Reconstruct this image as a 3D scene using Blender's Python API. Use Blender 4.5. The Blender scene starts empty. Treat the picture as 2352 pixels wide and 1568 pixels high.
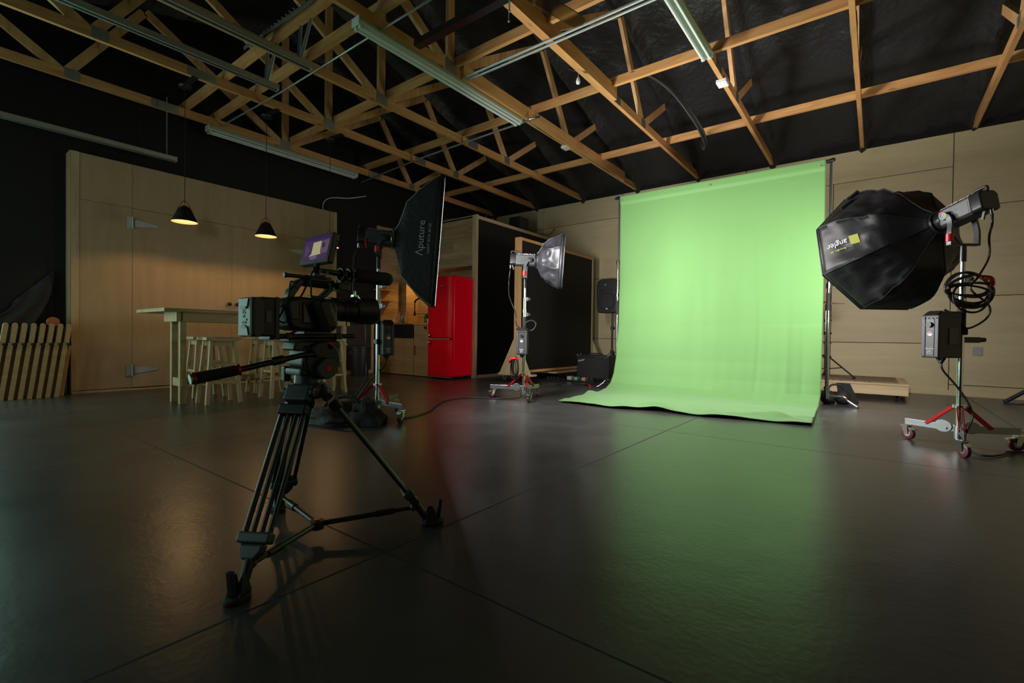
import bpy, bmesh, math, random
from math import sin, cos, pi, sqrt, radians, atan2
from mathutils import Vector, Matrix, noise

random.seed(7)
V = Vector
sc = bpy.context.scene
COL = sc.collection

# ------------------------------------------------------------------ camera
def set_camera():
    yaw, pitch, roll, f, H = -0.6557, 0.0120, 0.0125, 1087.04, 0.66
    cy, sy, cp, sp, cr, sr = cos(yaw), sin(yaw), cos(pitch), sin(pitch), cos(roll), sin(roll)
    Ry = Matrix(((cy, 0, -sy), (0, 1, 0), (sy, 0, cy)))
    Rx = Matrix(((1, 0, 0), (0, cp, -sp), (0, sp, cp)))
    Rz = Matrix(((cr, -sr, 0), (sr, cr, 0), (0, 0, 1)))
    M = Rz @ Rx @ Ry
    b = lambda v: V((v[0], v[2], -v[1]))
    right, down, fwd = b(M[0]), b(M[1]), b(M[2])
    cam = bpy.data.cameras.new('camera')
    cam.sensor_width = 36.0
    cam.lens = f / 2352 * 36
    cam.clip_start = 0.02
    cam.clip_end = 100
    o = bpy.data.objects.new('camera', cam)
    COL.objects.link(o)
    m = Matrix.Identity(4)
    for i in range(3):
        m[i][0], m[i][1], m[i][2] = right[i], -down[i], -fwd[i]
    m[2][3] = H
    o.matrix_world = m
    sc.camera = o
set_camera()

# ------------------------------------------------------------------ world, exposure
w = bpy.data.worlds.new('dusk_sky')
sc.world = w
w.use_nodes = True
w.node_tree.nodes['Background'].inputs[0].default_value = (0.45, 0.62, 0.60, 1)
w.node_tree.nodes['Background'].inputs[1].default_value = 0.05
sc.view_settings.view_transform = 'Standard'
sc.view_settings.look = 'None'
sc.view_settings.exposure = 0.0
sc.view_settings.gamma = 1.0
sc.view_settings.use_curve_mapping = False
sc.cycles.max_bounces = 8
sc.cycles.diffuse_bounces = 5
sc.cycles.glossy_bounces = 4
sc.cycles.transmission_bounces = 6
sc.cycles.sample_clamp_indirect = 4.0
sc.cycles.caustics_reflective = False
sc.cycles.caustics_refractive = False
sc.cycles.use_denoising = True

STRIP_E, MINI_E, OCTA_E = 108.0, 120.0, 28.0     # softbox diffusers
BULB_W = 9.5                                    # pendant bulbs, watts
KITCHEN_W = 2.8
DOOR_W = 22.0                                   # daylight at each garage doorway

def area_light(name, loc, rot, sx, sy, watts, color, spread=180):
    l = bpy.data.lights.new(name, 'AREA')
    l.shape = 'RECTANGLE'
    l.size, l.size_y = sx, sy
    l.energy = watts
    l.color = color
    l.spread = radians(spread)
    o = bpy.data.objects.new(name, l)
    o.location = loc
    o.rotation_euler = rot
    COL.objects.link(o)
    return o
# daylight falling in through the two garage doorways behind the camera
area_light('daylight', (-5.45, -1.42, 1.25), (radians(90), 0, 0), 1.6, 2.4, DOOR_W, (0.70, 0.93, 0.86))
area_light('daylight', (-2.45, -1.42, 1.25), (radians(90), 0, 0), 2.4, 2.4, DOOR_W * 0.6, (0.62, 0.95, 0.86))

# ------------------------------------------------------------------ materials
MATS = {}
def nodes_of(m):
    return m.node_tree.nodes, m.node_tree.links
def mat(name, color, rough=0.5, metal=0.0, bump=0.0, bscale=40.0, var=0.0, vscale=6.0, spec=None, sheen=0.0, coat=0.0,
        emit=None, estr=0.0, stretch=None, rvar=0.0):
    m = bpy.data.materials.new(name)
    m.use_nodes = True
    N, L = nodes_of(m)
    P = N['Principled BSDF']
    c = (*color, 1)
    P.inputs['Base Color'].default_value = c
    P.inputs['Roughness'].default_value = rough
    P.inputs['Metallic'].default_value = metal
    if spec is not None: P.inputs['Specular IOR Level'].default_value = spec
    if sheen: P.inputs['Sheen Weight'].default_value = sheen
    if coat: P.inputs['Coat Weight'].default_value = coat
    if emit:
        P.inputs['Emission Color'].default_value = (*emit, 1)
        P.inputs['Emission Strength'].default_value = estr
    tc = N.new('ShaderNodeTexCoord')
    mp = N.new('ShaderNodeMapping')
    if stretch: mp.inputs['Scale'].default_value = stretch
    L.new(tc.outputs['Object'], mp.inputs['Vector'])
    n1 = N.new('ShaderNodeTexNoise')
    n1.inputs['Scale'].default_value = vscale
    n1.inputs['Detail'].default_value = 6
    L.new(mp.outputs[0], n1.inputs['Vector'])
    va = var if var else 0.06
    mix = N.new('ShaderNodeMix'); mix.data_type = 'RGBA'
    mix.inputs[6].default_value = tuple(x * (1 - va) for x in color) + (1,)
    mix.inputs[7].default_value = tuple(min(1, x * (1 + va)) for x in color) + (1,)
    L.new(n1.outputs['Fac'], mix.inputs[0])
    L.new(mix.outputs[2], P.inputs['Base Color'])
    if rvar:
        mr = N.new('ShaderNodeMapRange')
        mr.inputs[3].default_value = max(0.02, rough - rvar); mr.inputs[4].default_value = min(1, rough + rvar)
        L.new(n1.outputs['Fac'], mr.inputs[0]); L.new(mr.outputs[0], P.inputs['Roughness'])
    if bump:
        n2 = N.new('ShaderNodeTexNoise')
        n2.inputs['Scale'].default_value = bscale
        n2.inputs['Detail'].default_value = 5
        L.new(mp.outputs[0], n2.inputs['Vector'])
        b = N.new('ShaderNodeBump')
        b.inputs['Strength'].default_value = bump
        b.inputs['Distance'].default_value = 0.02
        L.new(n2.outputs['Fac'], b.inputs['Height'])
        L.new(b.outputs[0], P.inputs['Normal'])
    MATS[name] = m
    return m

def wood(name, c1, c2, stretch, scale=3.0, rough=0.55, island=0.0, knots=False):
    """procedural wood: two tones, grain stretched along one axis, optional per-board tone shift"""
    m = bpy.data.materials.new(name)
    m.use_nodes = True
    N, L = nodes_of(m)
    P = N['Principled BSDF']
    P.inputs['Roughness'].default_value = rough
    tc = N.new('ShaderNodeTexCoord')
    geo = N.new('ShaderNodeNewGeometry')
    add = N.new('ShaderNodeVectorMath'); add.operation = 'MULTIPLY_ADD'
    comb = N.new('ShaderNodeCombineXYZ')
    for i in range(3): L.new(geo.outputs['Random Per Island'], comb.inputs[i])
    L.new(comb.outputs[0], add.inputs[0])
    add.inputs[1].default_value = (13.0, 17.0, 11.0)
    L.new(tc.outputs['Object'], add.inputs[2])
    mp = N.new('ShaderNodeMapping')
    mp.inputs['Scale'].default_value = stretch
    L.new(add.outputs[0], mp.inputs['Vector'])
    n = N.new('ShaderNodeTexNoise')
    n.inputs['Scale'].default_value = scale
    n.inputs['Detail'].default_value = 8
    n.inputs['Roughness'].default_value = 0.6
    n.inputs['Distortion'].default_value = 0.6
    L.new(mp.outputs[0], n.inputs['Vector'])
    rp = N.new('ShaderNodeValToRGB')
    rp.color_ramp.elements[0].position = 0.32; rp.color_ramp.elements[0].color = (*c1, 1)
    rp.color_ramp.elements[1].position = 0.68; rp.color_ramp.elements[1].color = (*c2, 1)
    L.new(n.outputs['Fac'], rp.inputs[0])
    out = rp.outputs[0]
    if knots:
        vo = N.new('ShaderNodeTexVoronoi'); vo.inputs['Scale'].default_value = 5.0
        mp2 = N.new('ShaderNodeMapping')
        mp2.inputs['Scale'].default_value = tuple(0.35 if s < 1.5 else 1.0 for s in stretch)
        L.new(add.outputs[0], mp2.inputs['Vector']); L.new(mp2.outputs[0], vo.inputs['Vector'])
        r2 = N.new('ShaderNodeMapRange'); r2.inputs[1].default_value = 0.03; r2.inputs[2].default_value = 0.09
        r2.inputs[3].default_value = 0.75; r2.inputs[4].default_value = 0.0
        L.new(vo.outputs['Distance'], r2.inputs[0])
        mk = N.new('ShaderNodeMix'); mk.data_type = 'RGBA'
        mk.inputs[7].default_value = tuple(x * 0.3 for x in c1) + (1,)
        L.new(r2.outputs[0], mk.inputs[0]); L.new(out, mk.inputs[6]); out = mk.outputs[2]
    if island:
        hs = N.new('ShaderNodeHueSaturation')
        r = N.new('ShaderNodeMapRange')
        r.inputs[3].default_value = 1 - island; r.inputs[4].default_value = 1 + island
        L.new(geo.outputs['Random Per Island'], r.inputs[0]); L.new(r.outputs[0], hs.inputs['Value'])
        L.new(out, hs.inputs['Color']); out = hs.outputs[0]
    L.new(out, P.inputs['Base Color'])
    b = N.new('ShaderNodeBump'); b.inputs['Strength'].default_value = 0.08; b.inputs['Distance'].default_value = 0.01
    L.new(n.outputs['Fac'], b.inputs['Height']); L.new(b.outputs[0], P.inputs['Normal'])
    MATS[name] = m
    return m

def floor_mat():
    m = bpy.data.materials.new('polished_concrete')
    m.use_nodes = True
    N, L = nodes_of(m)
    P = N['Principled BSDF']
    tc = N.new('ShaderNodeTexCoord')
    sep = N.new('ShaderNodeSeparateXYZ'); L.new(tc.outputs['Object'], sep.inputs[0])
    def M(op, a, b=None):
        n = N.new('ShaderNodeMath'); n.operation = op
        for i, q in enumerate((a, b)):
            if q is None: continue
            if isinstance(q, (int, float)): n.inputs[i].default_value = q
            else: L.new(q, n.inputs[i])
        return n.outputs[0]
    wob = N.new('ShaderNodeTexNoise'); wob.inputs['Scale'].default_value = 1.2
    L.new(tc.outputs['Object'], wob.inputs['Vector'])
    wv = M('MULTIPLY', M('SUBTRACT', wob.outputs['Fac'], 0.5), 0.02)
    def joint(coord, off, per, half):
        t = M('DIVIDE', M('ADD', M('SUBTRACT', coord, off), wv), per)
        d = M('MULTIPLY', M('ABSOLUTE', M('SUBTRACT', M('FRACT', M('ADD', t, 0.5)), 0.5)), per)
        return M('LESS_THAN', d, half)
    j = M('MAXIMUM', joint(sep.outputs[0], -1.168, 2.03, 0.0045), joint(sep.outputs[1], 0.90, 2.42, 0.0035))
    n1 = N.new('ShaderNodeTexNoise'); n1.inputs['Scale'].default_value = 1.3; n1.inputs['Detail'].default_value = 9; n1.inputs['Roughness'].default_value = 0.65
    L.new(tc.outputs['Object'], n1.inputs['Vector'])
    rp = N.new('ShaderNodeValToRGB')
    rp.color_ramp.elements[0].position = 0.3; rp.color_ramp.elements[0].color = (0.030, 0.0295, 0.030, 1)
    rp.color_ramp.elements[1].position = 0.75; rp.color_ramp.elements[1].color = (0.066, 0.064, 0.063, 1)
    L.new(n1.outputs['Fac'], rp.inputs[0])
    # small pale specks and scuffs
    vo = N.new('ShaderNodeTexVoronoi'); vo.inputs['Scale'].default_value = 5.5; vo.inputs['Randomness'].default_value = 1.0
    L.new(tc.outputs['Object'], vo.inputs['Vector'])
    speck = M('LESS_THAN', vo.outputs['Distance'], 0.018)
    mx = N.new('ShaderNodeMix'); mx.data_type = 'RGBA'; mx.inputs[7].default_value = (0.16, 0.16, 0.14, 1)
    L.new(M('MULTIPLY', speck, 0.7), mx.inputs[0]); L.new(rp.outputs[0], mx.inputs[6])
    mj = N.new('ShaderNodeMix'); mj.data_type = 'RGBA'; mj.inputs[7].default_value = (0.006, 0.006, 0.006, 1)
    L.new(j, mj.inputs[0]); L.new(mx.outputs[2], mj.inputs[6])
    L.new(mj.outputs[2], P.inputs['Base Color'])
    mr = N.new('ShaderNodeMapRange'); mr.inputs[3].default_value = 0.20; mr.inputs[4].default_value = 0.40
    L.new(n1.outputs['Fac'], mr.inputs[0])
    L.new(M('MAXIMUM', mr.outputs[0], M('MULTIPLY', j, 0.9)), P.inputs['Roughness'])
    P.inputs['Specular IOR Level'].default_value = 0.5
    n2 = N.new('ShaderNodeTexNoise'); n2.inputs['Scale'].default_value = 55; n2.inputs['Detail'].default_value = 4
    L.new(tc.outputs['Object'], n2.inputs['Vector'])
    n3 = N.new('ShaderNodeTexNoise'); n3.inputs['Scale'].default_value = 6; n3.inputs['Detail'].default_value = 3
    L.new(tc.outputs['Object'], n3.inputs['Vector'])
    h = M('ADD', M('MULTIPLY', n2.outputs['Fac'], 0.35), n3.outputs['Fac'])
    h = M('SUBTRACT', h, M('MULTIPLY', j, 1.5))
    b = N.new('ShaderNodeBump'); b.inputs['Strength'].default_value = 0.16; b.inputs['Distance'].default_value = 0.01
    L.new(h, b.inputs['Height']); L.new(b.outputs[0], P.inputs['Normal'])
    return m

M_floor = floor_mat()
M_ply = wood('birch_plywood', (0.37, 0.27, 0.155), (0.42, 0.31, 0.185), (1, 5, 0.6), 2.2, 0.5, 0.06)
M_plywall = wood('pale_plywood', (0.55, 0.455, 0.27), (0.64, 0.535, 0.32), (0.7, 1, 5), 2.0, 0.5, 0.08)
M_plank = wood('oak_plank', (0.33, 0.22, 0.11), (0.50, 0.36, 0.19), (0.6, 1, 6), 3.0, 0.5, 0.12)
M_cab = wood('cabinet_oak', (0.30, 0.21, 0.11), (0.43, 0.31, 0.17), (0.6, 1, 6), 2.5, 0.5, 0.05)
M_pineX = wood('pine_timber_x', (0.46, 0.215, 0.070), (0.66, 0.36, 0.14), (0.8, 6, 6), 3.0, 0.6, 0.10, True)
M_pineY = wood('pine_timber_y', (0.46, 0.215, 0.070), (0.66, 0.36, 0.14), (6, 0.8, 6), 3.0, 0.6, 0.10, True)
M_pineZ = wood('pine_timber_z', (0.48, 0.25, 0.10), (0.66, 0.39, 0.17), (6, 6, 0.8), 3.0, 0.6, 0.10, True)
M_bar = wood('bar_wood', (0.36, 0.25, 0.11), (0.50, 0.36, 0.18), (5, 0.7, 5), 3.0, 0.5, 0.06)
M_stool = wood('stool_wood', (0.42, 0.29, 0.13), (0.55, 0.40, 0.20), (5, 5, 0.8), 3.0, 0.5, 0.06)
M_trim = wood('trim_wood', (0.40, 0.29, 0.16), (0.54, 0.41, 0.25), (3, 3, 0.8), 3.0, 0.5, 0.06)
M_box = wood('platform_wood', (0.52, 0.38, 0.21), (0.66, 0.50, 0.30), (0.8, 3, 5), 3.0, 0.5, 0.05)
M_foam = mat('black_foam', (0.018, 0.0175, 0.019), 0.48, bump=1.0, bscale=14, var=0.3, vscale=3, spec=0.5)
M_blackwall = mat('black_paint', (0.011, 0.011, 0.0115), 0.55, bump=0.05, bscale=60, spec=0.25, var=0.2, vscale=2)
M_chalk = mat('black_board', (0.012, 0.0115, 0.011), 0.6, bump=0.04, bscale=80, spec=0.2, var=0.25, vscale=1.5)
M_black = mat('black_plastic', (0.010, 0.010, 0.011), 0.42, bump=0.03, bscale=150)
M_blackm = mat('black_metal', (0.013, 0.013, 0.014), 0.32, metal=0.0, bump=0.02, bscale=200)
M_rubber = mat('black_rubber', (0.012, 0.012, 0.012), 0.75, bump=0.1, bscale=200)
M_grey = mat('dark_grey_metal', (0.060, 0.064, 0.070), 0.38, metal=0.3, bump=0.02, bscale=150)
M_lampgrey = mat('lamp_grey', (0.055, 0.055, 0.062), 0.42, metal=0.2, bump=0.04, bscale=120)
M_chrome = mat('chrome', (0.72, 0.72, 0.72), 0.14, metal=1.0)
M_steel = mat('brushed_steel', (0.50, 0.50, 0.51), 0.32, metal=1.0, rvar=0.08, vscale=20)
M_legsteel = mat('dull_steel', (0.30, 0.30, 0.315), 0.36, metal=1.0, rvar=0.08, vscale=20)
M_galv = mat('galvanised_steel', (0.42, 0.46, 0.44), 0.42, metal=0.85, var=0.2, vscale=25)
M_zinc = mat('zinc_hinge', (0.40, 0.43, 0.46), 0.45, metal=0.6, var=0.15, vscale=20)
M_redm = mat('red_anodised', (0.42, 0.008, 0.012), 0.30, metal=0.5)
M_red = mat('red_plastic', (0.55, 0.010, 0.012), 0.35)
M_fridge = mat('red_enamel', (0.85, 0.002, 0.020), 0.24, spec=0.12)
M_white = mat('white_print', (0.75, 0.75, 0.76), 0.5)
M_wprint = mat('grey_print', (0.42, 0.42, 0.44), 0.5)
M_enamel = mat('white_enamel', (0.55, 0.62, 0.56), 0.35, bump=0.02, bscale=60)
M_tube = mat('glass_tube', (0.70, 0.74, 0.72), 0.15)
M_fabric = mat('black_nylon', (0.011, 0.011, 0.013), 0.48, bump=0.25, bscale=9, spec=0.38, var=0.2, vscale=8)
M_fabric2 = mat('grey_nylon', (0.030, 0.030, 0.038), 0.44, bump=0.35, bscale=11, spec=0.6, var=0.2, vscale=10)
M_bag = mat('black_canvas', (0.0085, 0.009, 0.009), 0.7, bump=0.35, bscale=30)
M_green = mat('chroma_green_cloth', (0.085, 0.204, 0.055), 0.75, bump=0.06, bscale=120, sheen=0.15, var=0.03, vscale=3)
M_copper = mat('copper_inside', (0.115, 0.085, 0.055), 0.6)
M_leather = mat('tan_leather', (0.38, 0.12, 0.03), 0.5)
M_shade = mat('matt_black_shade', (0.010, 0.010, 0.010), 0.5)
M_can = mat('dark_grey_plastic', (0.020, 0.020, 0.022), 0.42)
M_dgrey = mat('dark_grey_board', (0.026, 0.023, 0.023), 0.6)
M_teal = mat('teal_grey_plastic', (0.034, 0.052, 0.048), 0.36, bump=0.03, bscale=120)
M_grille = mat('grille_cloth', (0.020, 0.020, 0.021), 0.7, bump=0.6, bscale=220)
M_hose = mat('black_cable', (0.009, 0.009, 0.009), 0.5)
M_lcd = mat('dark_lcd', (0.03, 0.025, 0.02), 0.15)
M_yellow = mat('yellow_patch', (0.50, 0.52, 0.10), 0.6)
M_brass = mat('brass', (0.70, 0.45, 0.18), 0.3, metal=1.0)
M_orange = mat('shelf_wood', (0.55, 0.32, 0.13), 0.5, var=0.15, vscale=10)
M_dirtyglass = mat('smoked_acrylic', (0.05, 0.05, 0.03), 0.1)
M_bglass = mat('bottle_glass', (0.02, 0.14, 0.015), 0.08)
M_lens = mat('lens_glass', (0.004, 0.005, 0.008), 0.05)
def glass(name, color, rough=0.03):
    m = mat(name, color, rough)
    m.node_tree.nodes['Principled BSDF'].inputs['Transmission Weight'].default_value = 1.0
    return m
M_clear = glass('clear_glass', (0.95, 0.95, 0.93))
M_acryl = glass('tinted_acrylic', (0.42, 0.40, 0.28), 0.12)
def emis(name, color, s):
    m = bpy.data.materials.new(name); m.use_nodes = True
    N, L = nodes_of(m)
    N.remove(N['Principled BSDF'])
    e = N.new('ShaderNodeEmission'); e.inputs[0].default_value = (*color, 1); e.inputs[1].default_value = s
    L.new(e.outputs[0], N['Material Output'].inputs[0])
    return m
def rug_mat():
    m = mat('woven_rug', (0.10, 0.05, 0.035), 0.9, bump=0.3, bscale=90)
    N, L = nodes_of(m)
    tc = N['Texture Coordinate']
    vo = N.new('ShaderNodeTexVoronoi'); vo.feature = 'F1'; vo.distance = 'MANHATTAN'; vo.inputs['Scale'].default_value = 22
    L.new(tc.outputs['Object'], vo.inputs['Vector'])
    rp = N.new('ShaderNodeValToRGB'); rp.color_ramp.interpolation = 'CONSTANT'
    e = rp.color_ramp.elements
    e[0].color = (0.05, 0.018, 0.014, 1); e[1].position = 0.22; e[1].color = (0.35, 0.27, 0.19, 1)
    x = e.new(0.32); x.color = (0.09, 0.035, 0.028, 1)
    x = e.new(0.5); x.color = (0.28, 0.2, 0.14, 1)
    L.new(vo.outputs['Distance'], rp.inputs[0]); L.new(rp.outputs[0], N['Principled BSDF'].inputs['Base Color'])
    return m
M_rug = rug_mat()

# ------------------------------------------------------------------ mesh helpers
def wmat(o):
    m = Matrix.Identity(4)
    while o is not None:
        m = (Matrix.Translation(o.location) @ o.rotation_euler.to_matrix().to_4x4()) @ m
        o = o.parent
    return m

class MB:
    """collects shapes given in world coordinates; build() links them as one mesh object"""
    def __init__(s): s.v, s.f = [], []
    def add(s, vs, fs):
        k = len(s.v)
        s.v += [tuple(q) for q in vs]
        s.f += [tuple(i + k for i in f) for f in fs]
        return s
    def box(s, x0, x1, y0, y1, z0, z1):
        return s.add([(x, y, z) for z in (z0, z1) for y in (y0, y1) for x in (x0, x1)],
                     [(0, 2, 3, 1), (4, 5, 7, 6), (0, 1, 5, 4), (2, 6, 7, 3), (0, 4, 6, 2), (1, 3, 7, 5)])
    def obox(s, c, ax, ay, az, hx, hy, hz):
        c = V(c); ax, ay, az = V(ax).normalized() * hx, V(ay).normalized() * hy, V(az).normalized() * hz
        return s.add([c + ax * i + ay * j + az * k for k in (-1, 1) for j in (-1, 1) for i in (-1, 1)],
                     [(0, 2, 3, 1), (4, 5, 7, 6), (0, 1, 5, 4), (2, 6, 7, 3), (0, 4, 6, 2), (1, 3, 7, 5)])
    def bar(s, a, b, w, h, up=(0, 0, 1)):
        a, b = V(a), V(b); d = (b - a)
        sx = d.cross(V(up))
        if sx.length < 1e-6: sx = d.cross(V((1, 0, 0)))
        sx.normalize(); uz = sx.cross(d).normalized()
        return s.obox((a + b) / 2, d, sx, uz, d.length / 2, w / 2, h / 2)
    def tube(s, pts, r, n=10, closed=False, caps=True):
        pts = [V(p) for p in pts]; m = len(pts)
        rs = r if isinstance(r, (list, tuple)) else [r] * m
        tang = []
        for i in range(m):
            a = pts[(i - 1) % m] if (closed or i > 0) else pts[i]
            b = pts[(i + 1) % m] if (closed or i < m - 1) else pts[i]
            t = b - a
            tang.append(t.normalized() if t.length > 1e-9 else V((0, 0, 1)))
        u = tang[0].orthogonal().normalized()
        vs = []
        for i in range(m):
            u = (u - tang[i] * u.dot(tang[i]))
            u = u.normalized() if u.length > 1e-6 else tang[i].orthogonal().normalized()
            w_ = tang[i].cross(u)
            vs += [pts[i] + (u * cos(2 * pi * k / n) + w_ * sin(2 * pi * k / n)) * rs[i] for k in range(n)]
        fs = []
        for i in range(m if closed else m - 1):
            j = (i + 1) % m
            for k in range(n):
                fs.append((i * n + k, i * n + (k + 1) % n, j * n + (k + 1) % n, j * n + k))
        if caps and not closed:
            fs.append(tuple(range(n - 1, -1, -1))); fs.append(tuple((m - 1) * n + k for k in range(n)))
        return s.add(vs, fs)
    def cyl(s, a, b, r0, r1=None, n=20): return s.tube([a, b], [r0, r0 if r1 is None else r1], n)
    def lathe(s, o, axis, prof, n=28, cap0=False, cap1=False, ref=None, a0=0.0):
        o, axis = V(o), V(axis).normalized()
        u = V(ref) if ref is not None else axis.orthogonal()
        u = (u - axis * u.dot(axis)).normalized(); w_ = axis.cross(u)
        vs = [o + axis * h + (u * cos(a0 + 2 * pi * k / n) + w_ * sin(a0 + 2 * pi * k / n)) * r for r, h in prof for k in range(n)]
        fs = [(i * n + k, i * n + (k + 1) % n, (i + 1) * n + (k + 1) % n, (i + 1) * n + k) for i in range(len(prof) - 1) for k in range(n)]
        if cap0: fs.append(tuple(range(n - 1, -1, -1)))
        if cap1: fs.append(tuple((len(prof) - 1) * n + k for k in range(n)))
        return s.add(vs, fs)
    def prism(s, poly, vec):
        k = len(poly); vec = V(vec)
        vs = [V(p) for p in poly] + [V(p) + vec for p in poly]
        fs = [tuple(range(k - 1, -1, -1)), tuple(range(k, 2 * k))] + [(i, (i + 1) % k, (i + 1) % k + k, i + k) for i in range(k)]
        return s.add(vs, fs)
    def grid(s, fn, nu, nv, wrap=False):
        vs = [fn(i / nu, j / nv) for j in range(nv + 1) for i in range(nu + 1)]
        fs = [(j * (nu + 1) + i, j * (nu + 1) + i + 1, (j + 1) * (nu + 1) + i + 1, (j + 1) * (nu + 1) + i) for j in range(nv) for i in range(nu)]
        return s.add(vs, fs)
    def sphere(s, c, r, n=16, m=10, sz=1.0):
        return s.lathe(c, (0, 0, 1), [(max(1e-4, r * sin(pi * i / m)), -r * sz * cos(pi * i / m)) for i in range(m + 1)], n)
    def torus(s, c, axis, R, r, n=24, k=8, arc=1.0):
        axis = V(axis).normalized(); u = axis.orthogonal().normalized(); w_ = axis.cross(u)
        q = int(n * arc)
        pts = [V(c) + (u * cos(2 * pi * i / n) + w_ * sin(2 * pi * i / n)) * R for i in range(q)]
        return s.tube(pts, r, k, closed=(arc >= 1))
    def build(s, name, m, parent=None, smooth=None, bevel=0.0, seg=2, sub=0, label=None, solid=0.0, flip=False):
        me = bpy.data.meshes.new(name)
        vs = s.v
        if parent is not None:
            inv = wmat(parent).inverted()
            vs = [inv @ V(q) for q in vs]
        me.from_pydata([tuple(q) for q in vs], [], s.f)
        bm = bmesh.new(); bm.from_mesh(me)
        bmesh.ops.recalc_face_normals(bm, faces=bm.faces)
        bm.to_mesh(me); bm.free()
        me.materials.append(m)
        if smooth:
            for p in me.polygons: p.use_smooth = True
            me.set_sharp_from_angle(angle=radians(smooth if smooth > 1 else 40))
        o = bpy.data.objects.new(name, me)
        COL.objects.link(o)
        if parent is not None: o.parent = parent
        if solid:
            q = o.modifiers.new('thick', 'SOLIDIFY'); q.thickness = solid; q.offset = 0
        if bevel:
            q = o.modifiers.new('bevel', 'BEVEL'); q.width = bevel; q.segments = seg; q.limit_method = 'ANGLE'; q.angle_limit = radians(40)
            q.harden_normals = False
        if sub:
            q = o.modifiers.new('sub', 'SUBSURF'); q.levels = sub; q.render_levels = sub
        if label: o['label'] = label
        return o

def tag(o, label, cat, group=None):
    o['label'] = label; o['category'] = cat
    if group: o['group'] = group
    return o
def thing(name, label, cat, loc=(0, 0, 0), group=None, rz=0.0):
    o = bpy.data.objects.new(name, None)
    o.empty_display_size = 0.05
    COL.objects.link(o); o.location = loc; o.rotation_euler = (0, 0, rz)
    return tag(o, label, cat, group)
def struct(o):
    o['kind'] = 'structure'; return o
def kids(o): return [c for c in COL.objects if c.parent == o]
def dup(root, loc, rz=0.0, label=None):
    r = root.copy(); COL.objects.link(r); r.location = loc; r.rotation_euler = (0, 0, rz)
    if label: r['label'] = label
    for ch in kids(root):
        c = ch.copy(); COL.objects.link(c); c.parent = r
        for g in kids(ch):
            d = g.copy(); COL.objects.link(d); d.parent = c
    return r
def lettering(name, body, size, pos, xdir, ydir, m, parent, depth=0.0006, align='CENTER', shear=0.0, label=None):
    cu = bpy.data.curves.new(name, 'FONT')
    cu.body = body; cu.size = size; cu.extrude = depth; cu.align_x = align; cu.align_y = 'CENTER'; cu.shear = shear
    cu.resolution_u = 3
    t = bpy.data.objects.new(name, cu); COL.objects.link(t)
    dg = bpy.context.evaluated_depsgraph_get()
    me = bpy.data.meshes.new_from_object(t.evaluated_get(dg))
    bpy.data.objects.remove(t)
    x = V(xdir).normalized(); y = V(ydir); y = (y - x * y.dot(x)).normalized(); z = x.cross(y)
    R = Matrix((x, y, z)).transposed().to_4x4(); R.translation = V(pos)
    if parent is not None: R = wmat(parent).inverted() @ R
    me.transform(R)
    me.materials.clear(); me.materials.append(m)
    o = bpy.data.objects.new(name, me); COL.objects.link(o)
    if parent is not None: o.parent = parent
    if label: o['label'] = label
    return o
def spline(pts, n=8):
    """Catmull-Rom through points"""
    P = [V(p) for p in pts]; P = [P[0] * 2 - P[1]] + P + [P[-1] * 2 - P[-2]]
    out = []
    for i in range(1, len(P) - 2):
        a, b, c, d = P[i - 1:i + 3]
        for k in range(n):
            t = k / n
            out.append(0.5 * ((2 * b) + (c - a) * t + (2 * a - 5 * b + 4 * c - d) * t * t + (3 * b - a - 3 * c + d) * t ** 3))
    out.append(P[-2]); return out
def cable(name, pts, r, m, label=None, cat=None, parent=None, n=8, group=None):
    o = MB().tube(spline(pts, n), r, 6).build(name, m, parent, smooth=60)
    if cat: tag(o, label, cat, group)
    return o
# ================================================================== the setting
XL, XR, YF, YB = -6.8, 3.5, -1.29, 7.85
WT = 3.2
struct(MB().box(XL - .2, XR + .2, YF - 1.2, YB + .2, -0.12, 0.0).build('floor', M_floor))

def panels(rects, y0, y1, axis='y', gap=0.004):
    """flat boards in a vertical plane: rects are (a0, a1, z0, z1)"""
    b = MB()
    for a0, a1, z0, z1 in rects:
        if axis == 'y': b.box(a0 + gap, a1 - gap, y0, y1, z0 + gap, z1 - gap)
        else: b.box(y0, y1, a0 + gap, a1 - gap, z0 + gap, z1 - gap)
    return b
rects = []
for (a0, a1) in ((-5.28, -2.9), (-2.9, -0.5), (-0.5, 0.71)):
    rects += [(a0, a1, 0.05, 0.63), (a0, a1, 0.63, 1.72), (a0, a1, 1.72, 2.79)]
for (a0, a1) in ((-6.8, -5.28), (-5.28, -3.6), (-3.6, -1.6), (-1.6, 0.71)): rects.append((a0, a1, 2.79, WT))
rects.append((-6.8, -5.28, 0.05, 2.79))
for (a0, a1) in ((0.71, 3.1), (3.1, 3.5)):
    rects += [(a0, a1, 0.05, 0.131), (a0, a1, 0.131, 1.205), (a0, a1, 1.205, 2.277), (a0, a1, 2.277, WT)]
wb = struct(panels(rects, YB, YB + .018).build('wall_back', M_plywall))
struct(MB().box(XL, XR, YB + .018, YB + .15, 0, WT + .25).build('wall_back_core', M_chalk, wb))
bb = MB()
for a0, a1 in ((-4.8, -2.4), (-2.4, 0.02), (0.02, 0.35), (0.35, 2.2), (2.2, 3.5)): bb.box(a0 + .001, a1 - .001, YB - .022, YB, 0, 0.062)
struct(bb.build('baseboard_back', M_plywall))
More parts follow.
